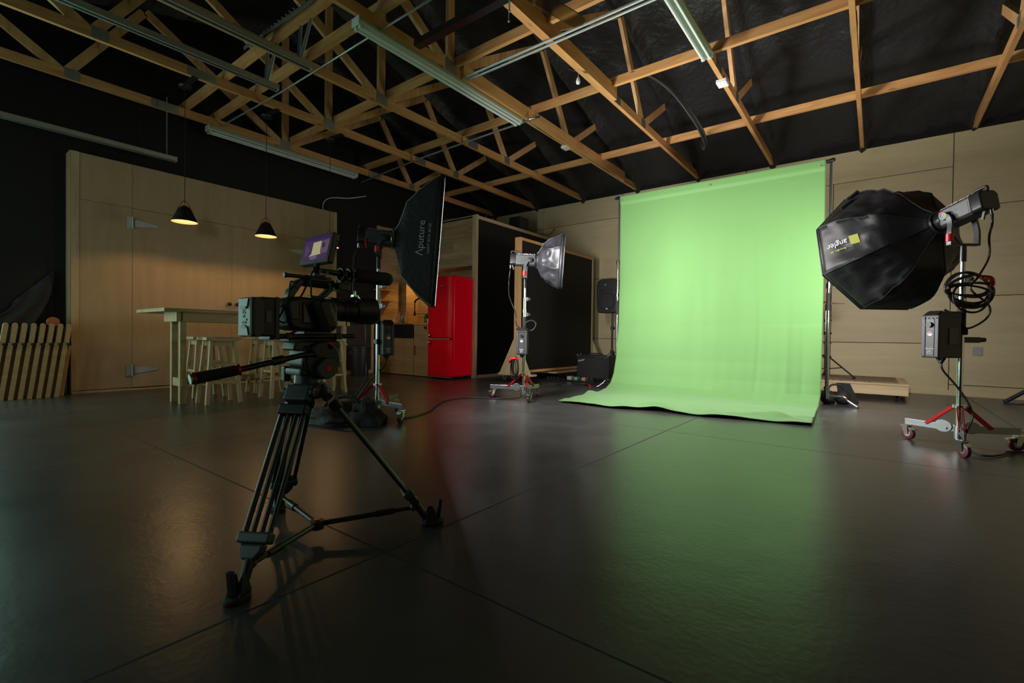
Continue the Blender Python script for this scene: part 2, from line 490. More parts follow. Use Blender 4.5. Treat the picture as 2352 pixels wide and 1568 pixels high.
# gable end, front wall with two garage doorways, right wall
ridge = 3.28
def gable(x0, x1):
    poly = [(x0, YF, 0), (x0, YB, 0), (x0, YB, WT + .35), (x0, ridge, WT + 1.75), (x0, YF, WT + .35)]
    return MB().prism(poly, (x1 - x0, 0, 0))
struct(gable(XL - .1, XL).build('wall_left', M_blackwall))
struct(gable(XR, XR + .1).build('wall_right', M_plywall))
struct(MB().box(XL, -6.3, YF - .1, YF, 0, WT + .25).box(-4.6, -3.85, YF - .1, YF, 0, WT + .25).box(-1.1, XR, YF - .1, YF, 0, WT + .25)
       .box(-6.3, -4.6, YF - .1, YF, 2.55, WT + .25).box(-3.85, -1.1, YF - .1, YF, 2.55, WT + .25).build('wall_front', M_blackwall))
# framed glowing pane added out of view on the left wall: teal floor sheen
wd = struct(MB().box(XL, XL + .05, -.75, -.68, 0, 2.1).box(XL, XL + .05, .18, .25, 0, 2.1).box(XL, XL + .05, -.68, .18, 2.03, 2.1).box(XL, XL + .05, -.68, .18, 0, .12).build('added_glow_frame', M_galv))
struct(MB().box(XL + .005, XL + .02, -.68, .18, .12, 2.03).build('added_glow_pane', emis('teal_fill_glow', (.50, .85, .72), 10.0), wd))
# spray-foamed roof: two slopes, lumpy, thick over each top chord
TX = [-6.53, -5.45, -4.40, -3.33, -2.30, -1.25, -0.19, 0.89, 1.95, 3.0]
def roof(u, v):
    x = XL + u * (XR - XL); y = YF + v * (YB - YF)
    z = 3.34 + (4.57 - abs(y - ridge)) / 3
    p = V((x * 2.2, y * 2.2, 0.3))
    d = 0.05 * noise.noise(p) + 0.025 * noise.noise(p * 2.7) + 0.008 * noise.noise(p * 8)
    for t in TX:
        q = (x - t) / 0.065
        if abs(q) < 2.5: d -= (0.13 + 0.03 * noise.noise(V((t, y * 3, 4)))) * math.exp(-q * q)
    e = min(YB - y, 1.0)
    if e < 0.25: d -= (0.25 - e) * 0.25
    return (x, y, z + d)
struct(MB().grid(roof, 220, 130).build('ceiling', M_foam, smooth=80))

# plywood partition with a pair of strap-hinged doors
PX = -6.6
wp = panels([(1.10, 1.605, 0.03, 2.03), (3.62, 4.12, 0.03, 2.03), (1.10, 1.605, 2.03, 2.515), (1.605, 3.62, 2.03, 2.515), (3.62, 4.12, 2.03, 2.515)], PX - .02, PX, 'x', 0.0015)
wp.box(XL, PX - .02, 1.09, 1.12, 0, 2.52).box(XL, PX - .02, 4.09, 4.12, 0, 2.52).box(XL, PX - .02, 1.12, 4.09, 2.49, 2.515)
wp = struct(wp.build('wall_partition', M_ply))
struct(MB().box(PX + .001, PX + .012, 1.10, 1.60, 0.0, 0.025).box(PX + .001, PX + .012, 1.6, 4.12, 0.0, 0.02).build('baseboard_partition', M_trim))
struct(MB().box(PX, PX + .006, 4.075, 4.125, 0.03, 2.515).box(PX, PX + .004, 1.098, 1.16, .03, 2.515).build('trim_1', M_trim))
def strap_hinge(par, y, z, sgn):
    h = MB().box(PX + .001, PX + .010, y - sgn * .050 - .022, y - sgn * .050 + .022, z - .065, z + .065)
    h.cyl((PX + .012, y - sgn * .018, z - .066), (PX + .012, y - sgn * .018, z + .066), .009, n=10)
    poly = [(PX + .002, y, z - .042), (PX + .002, y + sgn * .215, z - .010), (PX + .002, y + sgn * .225, z), (PX + .002, y + sgn * .215, z + .010), (PX + .002, y, z + .042)]
    h.prism(poly, (.006, 0, 0))
    for k in (.04, .1, .16): h.cyl((PX + .007, y + sgn * k, z), (PX + .011, y + sgn * k, z), .006, n=8)
    return struct(h.build('hinge', M_zinc, par))
d1 = struct(MB().box(PX - .018, PX, 1.607, 2.6345, 0.03, 2.0275).build('door_1', M_ply))
d2 = struct(MB().box(PX - .018, PX, 2.6365, 3.6175, 0.03, 2.0275).build('door_2', M_ply))
strap_hinge(d1, 1.625, 1.865, 1); strap_hinge(d1, 1.625, 0.225, 1)
strap_hinge(d2, 3.60, 1.83, -1); strap_hinge(d2, 3.60, 0.235, -1)
for d, y in ((d1, 2.595), (d2, 2.69)):
    struct(MB().cyl((PX, y, 1.02), (PX + .03, y, 1.02), .009, n=10).lathe((PX + .026, y, 1.02), (1, 0, 0), [(.008, 0), (.022, .008), (.025, .02), (.018, .032), (.002, .036)], 14)
           .build('door_handle', M_black, d, smooth=50))

# kitchen enclosure: bulkhead, recess, roof slab, black side
KX = -4.9
b = MB()
zz = [1.74, 1.87, 2.0, 2.13, 2.26, 2.39, 2.52]
for i in range(6):
    cut = -5.9 + 0.5 * ((i * 37) % 5 - 2) / 2
    b.box(XL, cut, 5.44, 5.46, zz[i] + .001, zz[i + 1] - .001).box(cut + .001, KX - .05, 5.44, 5.46, zz[i] + .001, zz[i + 1] - .001)
for i in range(8):
    z0 = 0.85 + i * .1125
    cut = -6.0 + 0.4 * ((i * 29) % 5 - 2) / 2
    b.box(XL, cut, 5.80, 5.82, z0 + .001, z0 + .1115).box(cut + .001, KX - .05, 5.80, 5.82, z0 + .001, z0 + .1115)
wk = struct(b.build('wall_kitchen', M_plank))
b = MB()
for i in range(13):
    z0 = 0.85 + i * .128
    b.box(XL, XL + .02, 5.0, 5.44 if z0 > 1.74 else 5.80, z0 + .001, z0 + .127)
struct(b.build('wall_kitchen_side', M_plank, wk))
struct(MB().box(XL, KX - .05, 5.46, 5.86, 1.74, 1.76).box(XL, KX, 5.44, YB, 2.48, 2.50).box(XL, KX - .05, 5.82, 5.9, 0, 1.75).build('wall_kitchen_core', M_plank, wk))
struct(MB().box(XL + .022, -6.63, 5.52, 5.80, .85, 1.74).build('trim_2', M_plank, wk))
ws = struct(MB().box(KX - .05, KX, 5.46, YB - .025, 0.0, 2.5).build('wall_inner', M_chalk))
struct(MB().box(KX - .06, KX + .022, 5.415, 5.46, 0, 2.515).box(KX, KX + .02, 5.46, YB - .025, 2.455, 2.505).box(KX, KX + .018, 5.46, YB - .025, 0.0, .045)
       .build('trim_3', M_trim, ws))
struct(MB().box(XL + .001, XL + .012, 4.16, 4.90, .06, .81).build('trim_4', M_dgrey))
struct(MB().box(XL + .001, XL + .02, 4.905, 4.955, 0, .83).box(XL + .001, XL + .02, 4.16, 4.905, 0, .058).build('trim_5', M_trim))

# ================================================================== roof timber
ORD = ['leftmost', 'second', 'third', 'fourth', 'fifth', 'sixth', 'seventh', 'eighth']
TL = ['timber roof truss lying close against the black end wall, leftmost of all',
      'timber roof truss carrying the pendant lamp cords, second from the left',
      'timber roof truss third from the left, ending above the small wall speaker',
      'timber roof truss with the white batten light and loose wires under its chord',
      'timber roof truss fifth from the left, crossed by the black cable bundle',
      'timber roof truss at the top with a twin tube light under its chord',
      'timber roof truss seen end-on, straight above the octagonal softbox',
      'rightmost timber roof truss, slanting down the top right corner']
def make_truss(i, x):
    t = thing('roof_truss', TL[i], 'roof truss', (x, ridge, WT), 'timber roof trusses')
    MB().box(x - .02, x + .02, YF + .0, YB, WT, WT + .092).build('bottom_chord', M_pineY, t)
    for s in (-1, 1):
        MB().bar((x, ridge, WT + 1.60), (x, ridge + s * 4.55, WT + .14), .04, .09).build('top_chord', M_foam, t)
    def web(a, b, m=M_pineZ):
        MB().bar((x, a[0], a[1]), (x, b[0], b[1]), .038, .085, up=(0, 1, .3)).build('web', m, t)
    web((3.28, WT + .05), (3.28, 4.76))
    for s in (-1, 1):
        Y = lambda y: ridge + s * (y - ridge)
        web((Y(3.33), WT + .06), (Y(4.86), 4.22)); web((Y(5.52), WT + .05), (Y(4.88), 4.20)); web((Y(5.55), WT + .06), (Y(6.25), 3.74))
    def plate(y, z, hy, hz):
        p = MB()
        for s in (-1, 1):
            p.box(x + s * .021 - .0012, x + s * .021 + .0012, y - hy, y + hy, z - hz, z + hz)
            n = int(hy * 2 / .012)
            for k in range(n):
                yy = y - hy + (k + .5) * 2 * hy / n
                p.box(x + s * .0225 - .0018, x + s * .0225 + .0018, yy - .002, yy + .002, z - hz * .9, z + hz * .9)
        p.build('gusset_plate', M_galv, t)
    plate(3.28, WT + .06, .075, .06); plate(5.52, WT + .055, .06, .05); plate(1.09, WT + .055, .06, .05)
    plate(4.77, WT + .046, .10, .044); plate(1.88, WT + .046, .13, .044)
    return t
for i, x in enumerate(TX[:8]):
    t = make_truss(i, x)
    if i in (3, 4):   # wider boards nailed alongside two of the chords
        y0, y1 = ((3.42, 7.2), (1.9, 4.70))[i - 3]
        MB().box(x + .021, x + .058, y0, y1, WT - .004, WT + .135).build('sister_board', M_pineY, t, label='wider board nailed along the bottom chord')

BL = [(6.40, .021, 'long timber brace across the trusses nearest the plywood back wall'),
      (4.60, .021, 'long timber brace across the trusses, second from the back wall'),
      (3.36, .021, 'timber brace along the ridge line, beside the pair of grey conduits'),
      (2.43, .026, 'doubled timber brace above the pendant lamps, the further of two'),
      (2.10, .026, 'doubled timber brace above the pendant lamps, the nearer of two')]
for y, d, lab in BL:
    x0 = XL + .02
    tag(MB().box(x0, XR - .02, y - d, y + d, WT + .093, WT + .180).build('timber_brace', M_pineX), lab, 'roof brace', 'timber braces across the trusses')

# ================================================================== lights, tracks and pipes under the roof
def batten(name, x, y0, y1, lab, tubes=True, z=WT - .002):
    t = thing(name, lab, 'strip light', (x, (y0 + y1) / 2, z), 'fluorescent strip lights')
    poly = [(x - .03, y0, z), (x + .03, y0, z), (x + .055, y0, z - .045), (x + .055, y0, z - .06), (x - .055, y0, z - .06), (x - .055, y0, z - .045)]
    MB().prism(poly, (0, y1 - y0, 0)).build('housing', M_enamel, t, bevel=.003)
    MB().box(x - .05, x + .05, y0 - .012, y0, z - .075, z - .005).build('end_cap', M_enamel, t, bevel=.004)
    MB().box(x - .05, x + .05, y1, y1 + .012, z - .075, z - .005).build('end_cap', M_enamel, t, bevel=.004)
    for s in (-1, 1):
        MB().cyl((x + s * .028, y0 + .02, z - .080), (x + s * .028, y1 - .02, z - .080), .0125, n=12).build('tube', M_tube, t, smooth=40)
        for yy in (y0 + .008, y1 - .03): MB().box(x + s * .028 - .014, x + s * .028 + .014, yy, yy + .022, z - .095, z - .06).build('tube_holder', M_enamel, t)
    return t
batten('strip_light', -3.345, 2.25, 4.42, 'long pale green strip light above the middle of the room, one end by a conduit')
batten('strip_light', -6.55, 2.33, 4.42, 'white strip light under the truss over the bar table')
batten('strip_light', -1.225, 2.2, 4.36, 'twin tube strip light at the top edge above the green backdrop')

def track(x, y1, lab, z=2.6, hang=True):
    t = thing('door_track', lab, 'door track', (x, y1, z), 'overhead garage door tracks')
    y0 = YF + .02
    MB().box(x - .032, x + .032, y0, y1, z + .044, z + .047).box(x - .032, x - .029, y0, y1, z, z + .045).box(x + .029, x + .032, y0, y1, z, z + .045)\
        .box(x - .032, x - .016, y0, y1, z - .001, z + .002).box(x + .016, x + .032, y0, y1, z - .001, z + .002).build('rail', M_galv, t)
    MB().box(x - .034, x + .034, y1 - .004, y1 + .004, z - .004, z + .05).build('end_stop', M_galv, t)
    def angle(a, b):
        a, b = V(a), V(b); m = MB().bar(a, b, .030, .0025, up=(1, 0, 0)).bar(a + V((.014, 0, 0)), b + V((.014, 0, 0)), .0025, .030, up=(1, 0, 0))
        n = max(3, int((b - a).length / .06)); d = (b - a).normalized()
        for k in range(n):
            c = a.lerp(b, (k + .5) / n); m.cyl(c - V((.003, 0, 0)), c + V((.004, 0, 0)), .006, n=8)
        m.build('hanger', M_galv, t)
    if hang:
        angle((x - .02, y1 - .10, z + .047), (x - .02, y1 - .075, WT + .14)); angle((x + .02, y1 - .10, z + .047), (x + .16, y1 - .075, WT + .14))
    else:
        MB().bar((x, y1 - .09, z + .045), (x, y1 - .09, WT + .1), .03, .004, up=(0, 1, 0)).build('hanger', M_galv, t)
    return t
pa_ = MB()
pa_.bar((-4.75, 1.99, WT + .125), (-3.62, 2.03, WT + .125), .034, .003, up=(0, 1, 0))
for k in range(18): pa_.cyl((-4.72 + k * .063, 1.985, WT + .125), (-4.72 + k * .063, 2.0, WT + .125), .006, n=8)
tag(pa_.build('perforated_angle', M_galv), 'perforated steel angle screwed along the doubled timber brace at upper left', 'steel angle')
track(-6.38, 1.95, 'galvanised garage door track beside the plywood partition', hang=False)
track(-4.53, 2.20, 'galvanised garage door track at upper left, second track from the left', z=2.95)
track(-3.94, 2.20, 'galvanised garage door track at upper left, nearest the long pale strip light', z=2.95)

cable('conduit', [(XL + .02, 2.47, WT + .03), (-5, 2.465, WT - .012), (-3.5, 2.46, WT - .012), (-1.0, 2.46, WT - .012)], .011, M_galv, 'thin grey conduit crossing over the overhead door track ends', 'conduit', n=3, group='conduits under the roof')
cable('conduit', [(XL + .05, 4.66, WT - .05), (-5.2, 4.585, WT - .013), (-3.26, 4.52, WT - .013), (-3.22, 4.46, WT - .04)], .013, M_galv, 'grey conduit ending at the far end of the long strip light', 'conduit', n=3, group='conduits under the roof')
t = thing('conduit', 'pair of pale conduits below the ridge brace at the top', 'conduit', (-2.3, 3.40, WT - .02), 'conduits under the roof')
for k, dy in enumerate((0, .055)): MB().cyl((-3.25, 3.40 + dy, WT - .015), (0.9, 3.40 + dy, WT - .015), .012, n=8).build('pipe', M_galv, t, smooth=40)
tag(MB().box(-3.2, -1.6, 2.72, 2.79, WT - .055, WT - .002).build('cable_channel', M_blackm), 'dark channel running under the trusses at the top centre', 'cable channel')
cable('conduit', [(XL + .03, 4.0, 2.52), (XL + .03, 4.0, 2.66), (XL + .06, 4.1, 2.76), (XL + .1, 4.4, 2.82), (XL + .12, 4.7, 2.92)], .009, M_enamel, 'pale bent conduit rising from the top of the plywood partition', 'conduit', group='conduits under the roof')
# loose wires and junction boxes on the chords
t = thing('wiring', 'loose bundle of thin wires lying along the chord beyond the long strip light', 'wiring', (-3.3, 5.5, WT))
for k in range(3):
    pts = [(-3.30 + .008 * k, 4.5 + .05 * k, WT - .006), (-3.30 + .01 * k, 4.9, WT - .014 - .01 * (k == 1)), (-3.305, 5.4, WT - .008), (-3.298 + .012 * k, 6.2, WT - .008 - .012 * k), (-3.30, 6.9 + .1 * k, WT - .01), (-3.305, 7.7, WT - .006)]
    MB().tube(spline(pts), .0035, 5).build('wire', [M_wprint, M_black, M_yellow][k], t, smooth=60)
tag(MB().box(-3.375, -3.30, 5.40, 5.52, WT - .034, WT - .001).build('junction_box', M_enamel, bevel=.004), 'white junction box under the truss chord with the loose wires', 'junction box', 'junction boxes')
tag(MB().box(-1.295, -1.20, 4.92, 5.04, WT - .036, WT - .001).build('junction_box', M_white, bevel=.004), 'white junction box under the chord beyond the twin tube light', 'junction box', 'junction boxes')
# black cable bundle looping down from the roof
t = thing('cable_bundle', 'thick black cable bundle drooping across the roof timbers', 'cable bundle', (-2.0, 5.1, 3.3))
hp = [(-2.765, 4.55, 3.62), (-2.48, 4.7, 3.50), (-2.30, 4.66, 3.42), (-1.95, 4.62, 3.36), (-1.73, 4.9, 3.22), (-1.58, 5.2, 2.98), (-1.55, 5.45, 2.85), (-1.62, 5.7, 2.85), (-1.72, 5.95, 2.98), (-1.8, 6.3, 3.24)]
for k in range(3):
    MB().tube(spline([V(p) + V((.012 * k, .02 * sin(k * 2 + i), .014 * cos(k + i * .7))) for i, p in enumerate(hp)]), .011, 7).build('cable', M_hose, t, smooth=60)
# ceiling fan just above the frame: tinted blades, rod, pull cords
t = thing('ceiling_fan', 'ceiling fan with tinted blades and hanging pull cords at the top edge', 'ceiling fan', (-2.03, 2.45, 3.15))
MB().cyl((-2.03, 2.45, 3.11), (-2.03, 2.45, 3.9), .012, n=10).build('rod', M_blackm, t, smooth=40)
MB().lathe((-2.03, 2.45, 3.03), (0, 0, 1), [(.01, 0), (.07, .005), (.10, .03), (.10, .07), (.05, .10), (.012, .11)], 20).build('motor', M_blackm, t, smooth=50)
for k in range(2):
    a = radians(76 + 180 * k); d = V((cos(a), sin(a), 0)); q = V((-sin(a), cos(a), 0)); c = V((-2.03, 2.45, 3.06))
    poly = [c + d * .10 - q * .03, c + d * .14 - q * .062, c + d * .72 - q * .07, c + d * .78 - q * .05, c + d * .80, c + d * .78 + q * .05, c + d * .72 + q * .07, c + d * .14 + q * .062, c + d * .10 + q * .03]
    MB().prism(poly, (0, 0, .008)).build('blade', M_acryl, t)
for k, (dx, dy, L_) in enumerate(((.06, .04, .22), (.03, .07, .26))):
    MB().cyl((-2.03 + dx, 2.45 + dy, 3.04), (-2.03 + dx, 2.45 + dy, 3.04 - L_), .003, n=6).sphere((-2.03 + dx, 2.45 + dy, 3.04 - L_), .008, 8, 6).build('pull_cord', M_wprint, t, smooth=60)
t = thing('pull_switch', 'small pale pull switch hanging below the middle truss chord', 'pull switch', (-2.27, 3.95, 3.1))
MB().cyl((-2.285, 3.95, WT), (-2.285, 3.95, 3.13), .002, n=6).build('cord', M_wprint, t)
MB().lathe((-2.285, 3.95, 3.05), (0, 0, 1), [(.002, 0), (.018, .012), (.022, .03), (.014, .06), (.003, .08)], 12).build('handle', M_tube, t, smooth=60)

# pendant lamps above the bar
M_bulb = emis('warm_bulb', (1.0, 0.66, 0.32), 6.0)
def pendant(x, y, zb, lab):
    zc = WT - .0
    t = thing('pendant_lamp', lab, 'pendant lamp', (x, y, zb), 'pendant lamps over the bar')
    MB().lathe((x, y, zc), (0, 0, -1), [(.001, .005), (.062, .005), (.06, .018), (.05, .026), (.001, .03)], 20).build('canopy', M_black, t, smooth=50)
    MB().box(x - .03, -5.425, y - .03, y + .03, zc - .004, zc + .0).build('mount_board', M_blackm, t)
    MB().cyl((x, y, zb + .19), (x, y, zc - .02), .0035, n=6).build('cord', M_black, t)
    outer = [(.012, .165), (.035, .155), (.060, .125), (.085, .075), (.105, .03), (.118, 0)]
    MB().lathe((x, y, zb), (0, 0, 1), outer + [(.1165, 0)] , 32).build('shade', M_shade, t, smooth=60, label='matt black shade')
    MB().lathe((x, y, zb), (0, 0, 1), [(.116, .0), (.103, .03), (.083, .075), (.058, .123), (.033, .152), (.010, .160)], 32).build('shade_lining', M_copper, t, smooth=60, label='copper coloured inside of the shade')
    st = MB().tube(spline([(x, y - .075, zb + .10), (x, y - .045, zb + .165), (x, y - .012, zb + .215), (x, y + .012, zb + .215), (x, y + .045, zb + .165), (x, y + .075, zb + .10)], 6), .006, 6)
    st.build('strap', M_leather, t, smooth=60, label='tan leather carrying strap')
    MB().cyl((x, y, zb + .10), (x, y, zb + .17), .018, n=12).build('socket', M_black, t, smooth=40)
    MB().sphere((x, y, zb + .095), .028, 14, 10, 1.25).build('bulb', M_bulb, t, smooth=80, label='glowing warm bulb')
    l = bpy.data.lights.new('bulb_light', 'POINT'); l.energy = BULB_W; l.color = (1.0, 0.58, 0.24); l.shadow_soft_size = .012
    o = bpy.data.objects.new('bulb_light', l); COL.objects.link(o); o.parent = t; o.location = (0, 0, .045)
for y, zb, lab in ((1.82, 1.795, 'black pendant lamp over the bar, the left one with its inside glowing'),
                   (2.645, 1.79, 'black pendant lamp over the bar, the one showing its bare bulb'),
                   (3.46, 1.79, 'black pendant lamp hidden behind the camera monitor')):
    pendant(-5.70, y, zb, lab)
# ================================================================== bar table, stools
t = thing('bar_table', 'long wooden bar table with an overhanging top in front of the plywood partition', 'table', (-5.1, 2.36, 0))
b = MB()
for k in range(5): b.box(-5.75 + .16 * k, -5.75 + .16 * (k + 1) - .0015, 1.43, 3.33, .838, .870)
b.build('table_top', M_bar, t, bevel=.003)
MB().box(-5.02, -4.985, 1.58, 3.24, .752, .838).box(-5.27, -5.235, 1.58, 3.24, .752, .838).build('apron', M_bar, t)
MB().box(-5.30, -4.975, 1.53, 1.565, .752, .838).build('apron', M_bar, t); MB().box(-5.30, -4.975, 3.26, 3.295, .752, .838).build('apron', M_bar, t)
for x in (-5.02, -5.235):
    for y in (1.565, 3.215): MB().box(x - .022, x + .022, y, y + .05, 0, .838).build('leg', M_bar, t, bevel=.002)
for y in (1.585, 3.235): MB().box(-5.24, -4.99, y - .012, y + .030, .16, .235).build('stretcher', M_bar, t)
MB().box(-5.15, -5.11, 1.6, 3.22, .17, .23).build('stretcher', M_bar, t)

def stool(x, y, rz, lab):
    t = thing('bar_stool', lab, 'stool', (x, y, 0), 'wooden stools around the bar table')
    H = .612
    def seat(u, v): return None
    b = MB()
    n = 12
    for i in range(n):   # saddle seat: strips following a shallow dip
        y0, y1 = -.15 + .30 * i / n, -.15 + .30 * (i + 1) / n
        z = lambda q: H - .004 + .010 * (q / .15) ** 2 - .006
        P = [(-.115, y0, z(y0)), (.115, y0, z(y0)), (.115, y1, z(y1)), (-.115, y1, z(y1))]
        b.prism([V(p) + V((x, y, 0)) for p in P], (0, 0, -.026))
    b.build('seat', M_stool, t)
    top, bot = (.075, .095), (.112, .142)
    legs = []
    for sx in (-1, 1):
        for sy in (-1, 1):
            a = V((x + sx * top[0], y + sy * top[1], H - .03)); c = V((x + sx * bot[0], y + sy * bot[1], 0))
            legs.append((a, c))
            MB().bar(a, c + (c - a) * .0, .030, .030, up=(1, 0, 0)).build('leg', M_stool, t)
    L_ = lambda i, z: legs[i][0].lerp(legs[i][1], 1 - z / (H - .03))
    for i, j, z in ((0, 1, .20), (2, 3, .20), (0, 2, .27), (1, 3, .27), (0, 1, .36), (2, 3, .36)):
        MB().bar(L_(i, z), L_(j, z), .018, .024).build('rung', M_stool, t)
    for i, j in ((0, 1), (2, 3), (0, 2), (1, 3)):
        MB().bar(L_(i, .555), L_(j, .555), .016, .045).build('seat_rail', M_stool, t)
    return t
base = stool(-4.88, 1.845, 0, 'bar stool on the near side of the bar table, at the left end')
for x, y, rz, lab in ((-5.46, 1.93, .03, 'bar stool on the far side of the bar table, at the left end'),
                      (-5.44, 2.52, -.05, 'bar stool on the far side of the bar table, middle one'),
                      (-4.90, 2.42, .04, 'bar stool on the near side of the bar table, just left of the tripod'),
                      (-5.45, 3.02, .0, 'bar stool on the far side of the bar table, right end, behind the tripod head'),
                      (-4.86, 2.95, .06, 'bar stool on the near side of the bar table, right end, behind the tripod head')):
    dup(base, (x, y, 0), rz, lab)

# folded wooden stands leaning in a row at the left
FL = ['leftmost, cut by the picture edge', 'second from the left', 'third from the left', 'fourth from the left', 'fifth from the left', 'third from the right', 'second from the right', 'rightmost, against the plywood partition']
def folded_stand(y, lab):
    x = -6.47
    t = thing('folding_stand', lab, 'folding stand', (x, y, 0), 'folded wooden stands leaning in a row')
    d = V((0, .085, .69)).normalized()
    q = V((0, d.z, -d.y))
    def slat(name, s0, s1, off, w, x0, x1, rnd=False):
        a = V((0, y, 0)) + d * s0 + q * off; c = V((0, y, 0)) + d * s1 + q * off
        poly = [a - q * w / 2, a + q * w / 2, c + q * w / 2]
        if rnd: poly += [c + d * .018 + q * w * .38, c + d * .026, c + d * .018 - q * w * .38]
        poly += [c - q * w / 2]
        if s0 < .05:   # sawn flat where it stands on the floor
            poly[0].z = 0.0; poly[1].z = 0.0
        MB().prism([V((x0, p.y, p.z)) for p in poly], (x1 - x0, 0, 0)).build(name, M_bar, t)
    slat('upper_slat', .50, .705, .0, .036, x - .03, x + .02, True)
    slat('lower_slat', .0, .535, -.012, .034, x - .01, x + .045)
    slat('lower_slat', .04, .53, .026, .034, x - .06, x - .005)
    c = V((x + .03, y, 0)) + d * .525
    MB().obox(c, (1, 0, 0), d, q, .012, .014, .034).cyl(c + V((.0, 0, 0)), c + V((.03, 0, 0)), .008, n=10).obox(c - d * .03, (1, 0, 0), d, q, .010, .010, .016).build('hinge', M_black, t)
    return t
fs0 = folded_stand(.535, 'folded wooden stand in the row at the left edge, ' + FL[0])
for i in range(1, 8): dup(fs0, (-6.47, .535 + .063 * i, 0), 0, 'folded wooden stand in the row at the left edge, ' + FL[i])
tag(MB().box(-6.78, -6.57, .30, 1.07, 0, .69).build('storage_bin', M_can, bevel=.01), 'dark storage bin in the shadow behind the folded wooden stands', 'bin')
tag(MB().lathe((-6.60, .965, .7415), (1, -.2, 0), [(.001, 0), (.045, 0), (.05, .006), (.05, .035), (.045, .04), (.001, .04)], 24).build('round_disc', M_leather, smooth=40), 'small round brown disc with a pale rim standing above the folded wooden stands', 'disc')
def cloth(u, v):
    y = .70 + .30 * u - .30 * v * v * (1 - .4 * u); z = .692 + (1 - v) * (.60 - .35 * (1 - u))
    return (-6.77 + .10 * v + .012 * sin(u * 11 + v * 2), y, z)
tag(MB().grid(cloth, 24, 16).build('draped_cloth', M_bag, smooth=80, solid=.004), 'dark cloth hanging in the shadow above the folded wooden stands', 'cloth')

# trash can
t = thing('trash_can', 'dark grey plastic trash can standing against the black wall', 'trash can', (-6.46, 4.46, 0))
MB().lathe((-6.46, 4.46, 0), (0, 0, 1), [(.001, 0), (.125, 0), (.13, .01), (.158, .40), (.17, .405), (.17, .43), (.160, .435), (.001, .42)], 28).build('body', M_can, t, smooth=40)
MB().lathe((-6.46, 4.46, .43), (0, 0, 1), [(.172, 0), (.178, .01), (.175, .03), (.13, .05), (.001, .058)], 28).build('lid', M_can, t, smooth=40)
for s in (-1, 1):
    MB().box(-6.46 - .02, -6.46 + .02, 4.46 + s * .165 - .02, 4.46 + s * .165 + .02, .34, .40).build('handle', M_can, t)

# ================================================================== kitchen
def cabinet(x0, x1, lab, doors=1, drawer=False, sinkcut=False):
    t = thing('base_cabinet', lab, 'cabinet', ((x0 + x1) / 2, 5.06, 0), 'kitchen base cabinets')
    top = .81
    MB().box(x0, x1, 5.055, 5.80, .07, top if not sinkcut else .60).box(x0 + .01, x1 - .01, 5.09, 5.8, 0, .07).build('body', M_cab, t)
    zt = top - .003
    if sinkcut: zt = .600
    if drawer:
        o = MB().box(x0 + .003, x1 - .003, 5.035, 5.055, .65, zt).build('drawer', M_cab, t)
        MB().lathe((x0 + .28, 5.035, .775), (0, -1, 0), [(.006, 0), (.008, .012), (.022, .016), (.024, .024), (.001, .03)], 14).build('knob', M_black, o, smooth=40)
        zt = .645
    wdt = (x1 - x0) / doors
    for k in range(doors):
        o = MB().box(x0 + k * wdt + .002, x0 + (k + 1) * wdt - .002, 5.035, 5.055, .012, zt).build('door', M_cab, t)
        hx = x0 + .045 if drawer else x0 + (k + .5) * wdt
        if drawer:
            MB().tube([(hx, 5.035, .34), (hx, 5.01, .345), (hx, 5.01, .475), (hx, 5.035, .48)], .006, 8).build('handle', M_black, o)
    return t
cabinet(-6.78, -6.345, 'oak kitchen cabinet left of the black sink', 2)
cabinet(-6.34, -5.855, 'oak kitchen cabinet under the black sink', 2, sinkcut=True)
cabinet(-5.85, -5.445, 'oak kitchen cabinet with drawer between the sink and the red fridge', 1, True)
t = thing('sink', 'black farmhouse sink with a flat apron front in the kitchen counter', 'sink', (-6.1, 5.2, .62))
MB().box(-6.335, -5.86, 5.022, 5.06, .605, .822).build('apron_front', M_black, t, bevel=.004)
MB().box(-6.335, -5.86, 5.06, 5.48, .605, .62).box(-6.335, -6.32, 5.06, 5.48, .62, .80).box(-5.875, -5.86, 5.06, 5.48, .62, .80).box(-6.335, -5.86, 5.465, 5.48, .62, .80).build('basin', M_black, t)
tag(MB().box(-6.78, -6.34, 5.02, 5.79, .812, .848).box(-5.85, -5.445, 5.02, 5.79, .812, .848).box(-6.34, -5.85, 5.485, 5.79, .812, .848).build('countertop', M_orange, bevel=.003),
    'wooden kitchen countertop on either side of the black sink', 'countertop')
t = thing('faucet', 'tall black spring faucet arching over the kitchen sink', 'faucet', (-6.08, 5.55, .848))
MB().lathe((-6.08, 5.55, .848), (0, 0, 1), [(.03, 0), (.03, .012), (.02, .02), (.018, .10), (.001, .10)], 14).build('base', M_black, t, smooth=40)
arc = [(-6.08, 5.55, .94)] + [(-6.08 - .12 + .12 * cos(a), 5.55 - .05 * (1 - cos(a)), 1.20 + .09 * sin(a)) for a in [pi * k / 10 for k in range(11)]] + [(-6.32, 5.45, 1.06)]
MB().tube(arc, .008, 8).build('hose', M_black, t, smooth=60)
b = MB(); P = spline(arc, 5)
for k in range(0, len(P), 1): b.torus(P[k], (P[min(k + 1, len(P) - 1)] - P[max(k - 1, 0)]), .013, .003, 10, 5)
b.build('spring', M_black, t, smooth=60)
MB().cyl((-6.32, 5.45, 1.06), (-6.32, 5.45, .985), .015, .02, 12).build('spray_head', M_black, t, smooth=40)
MB().tube([(-6.08, 5.55, 1.02), (-6.2, 5.5, 1.02), (-6.31, 5.455, 1.02)], .006, 8).build('holder_arm', M_black, t)
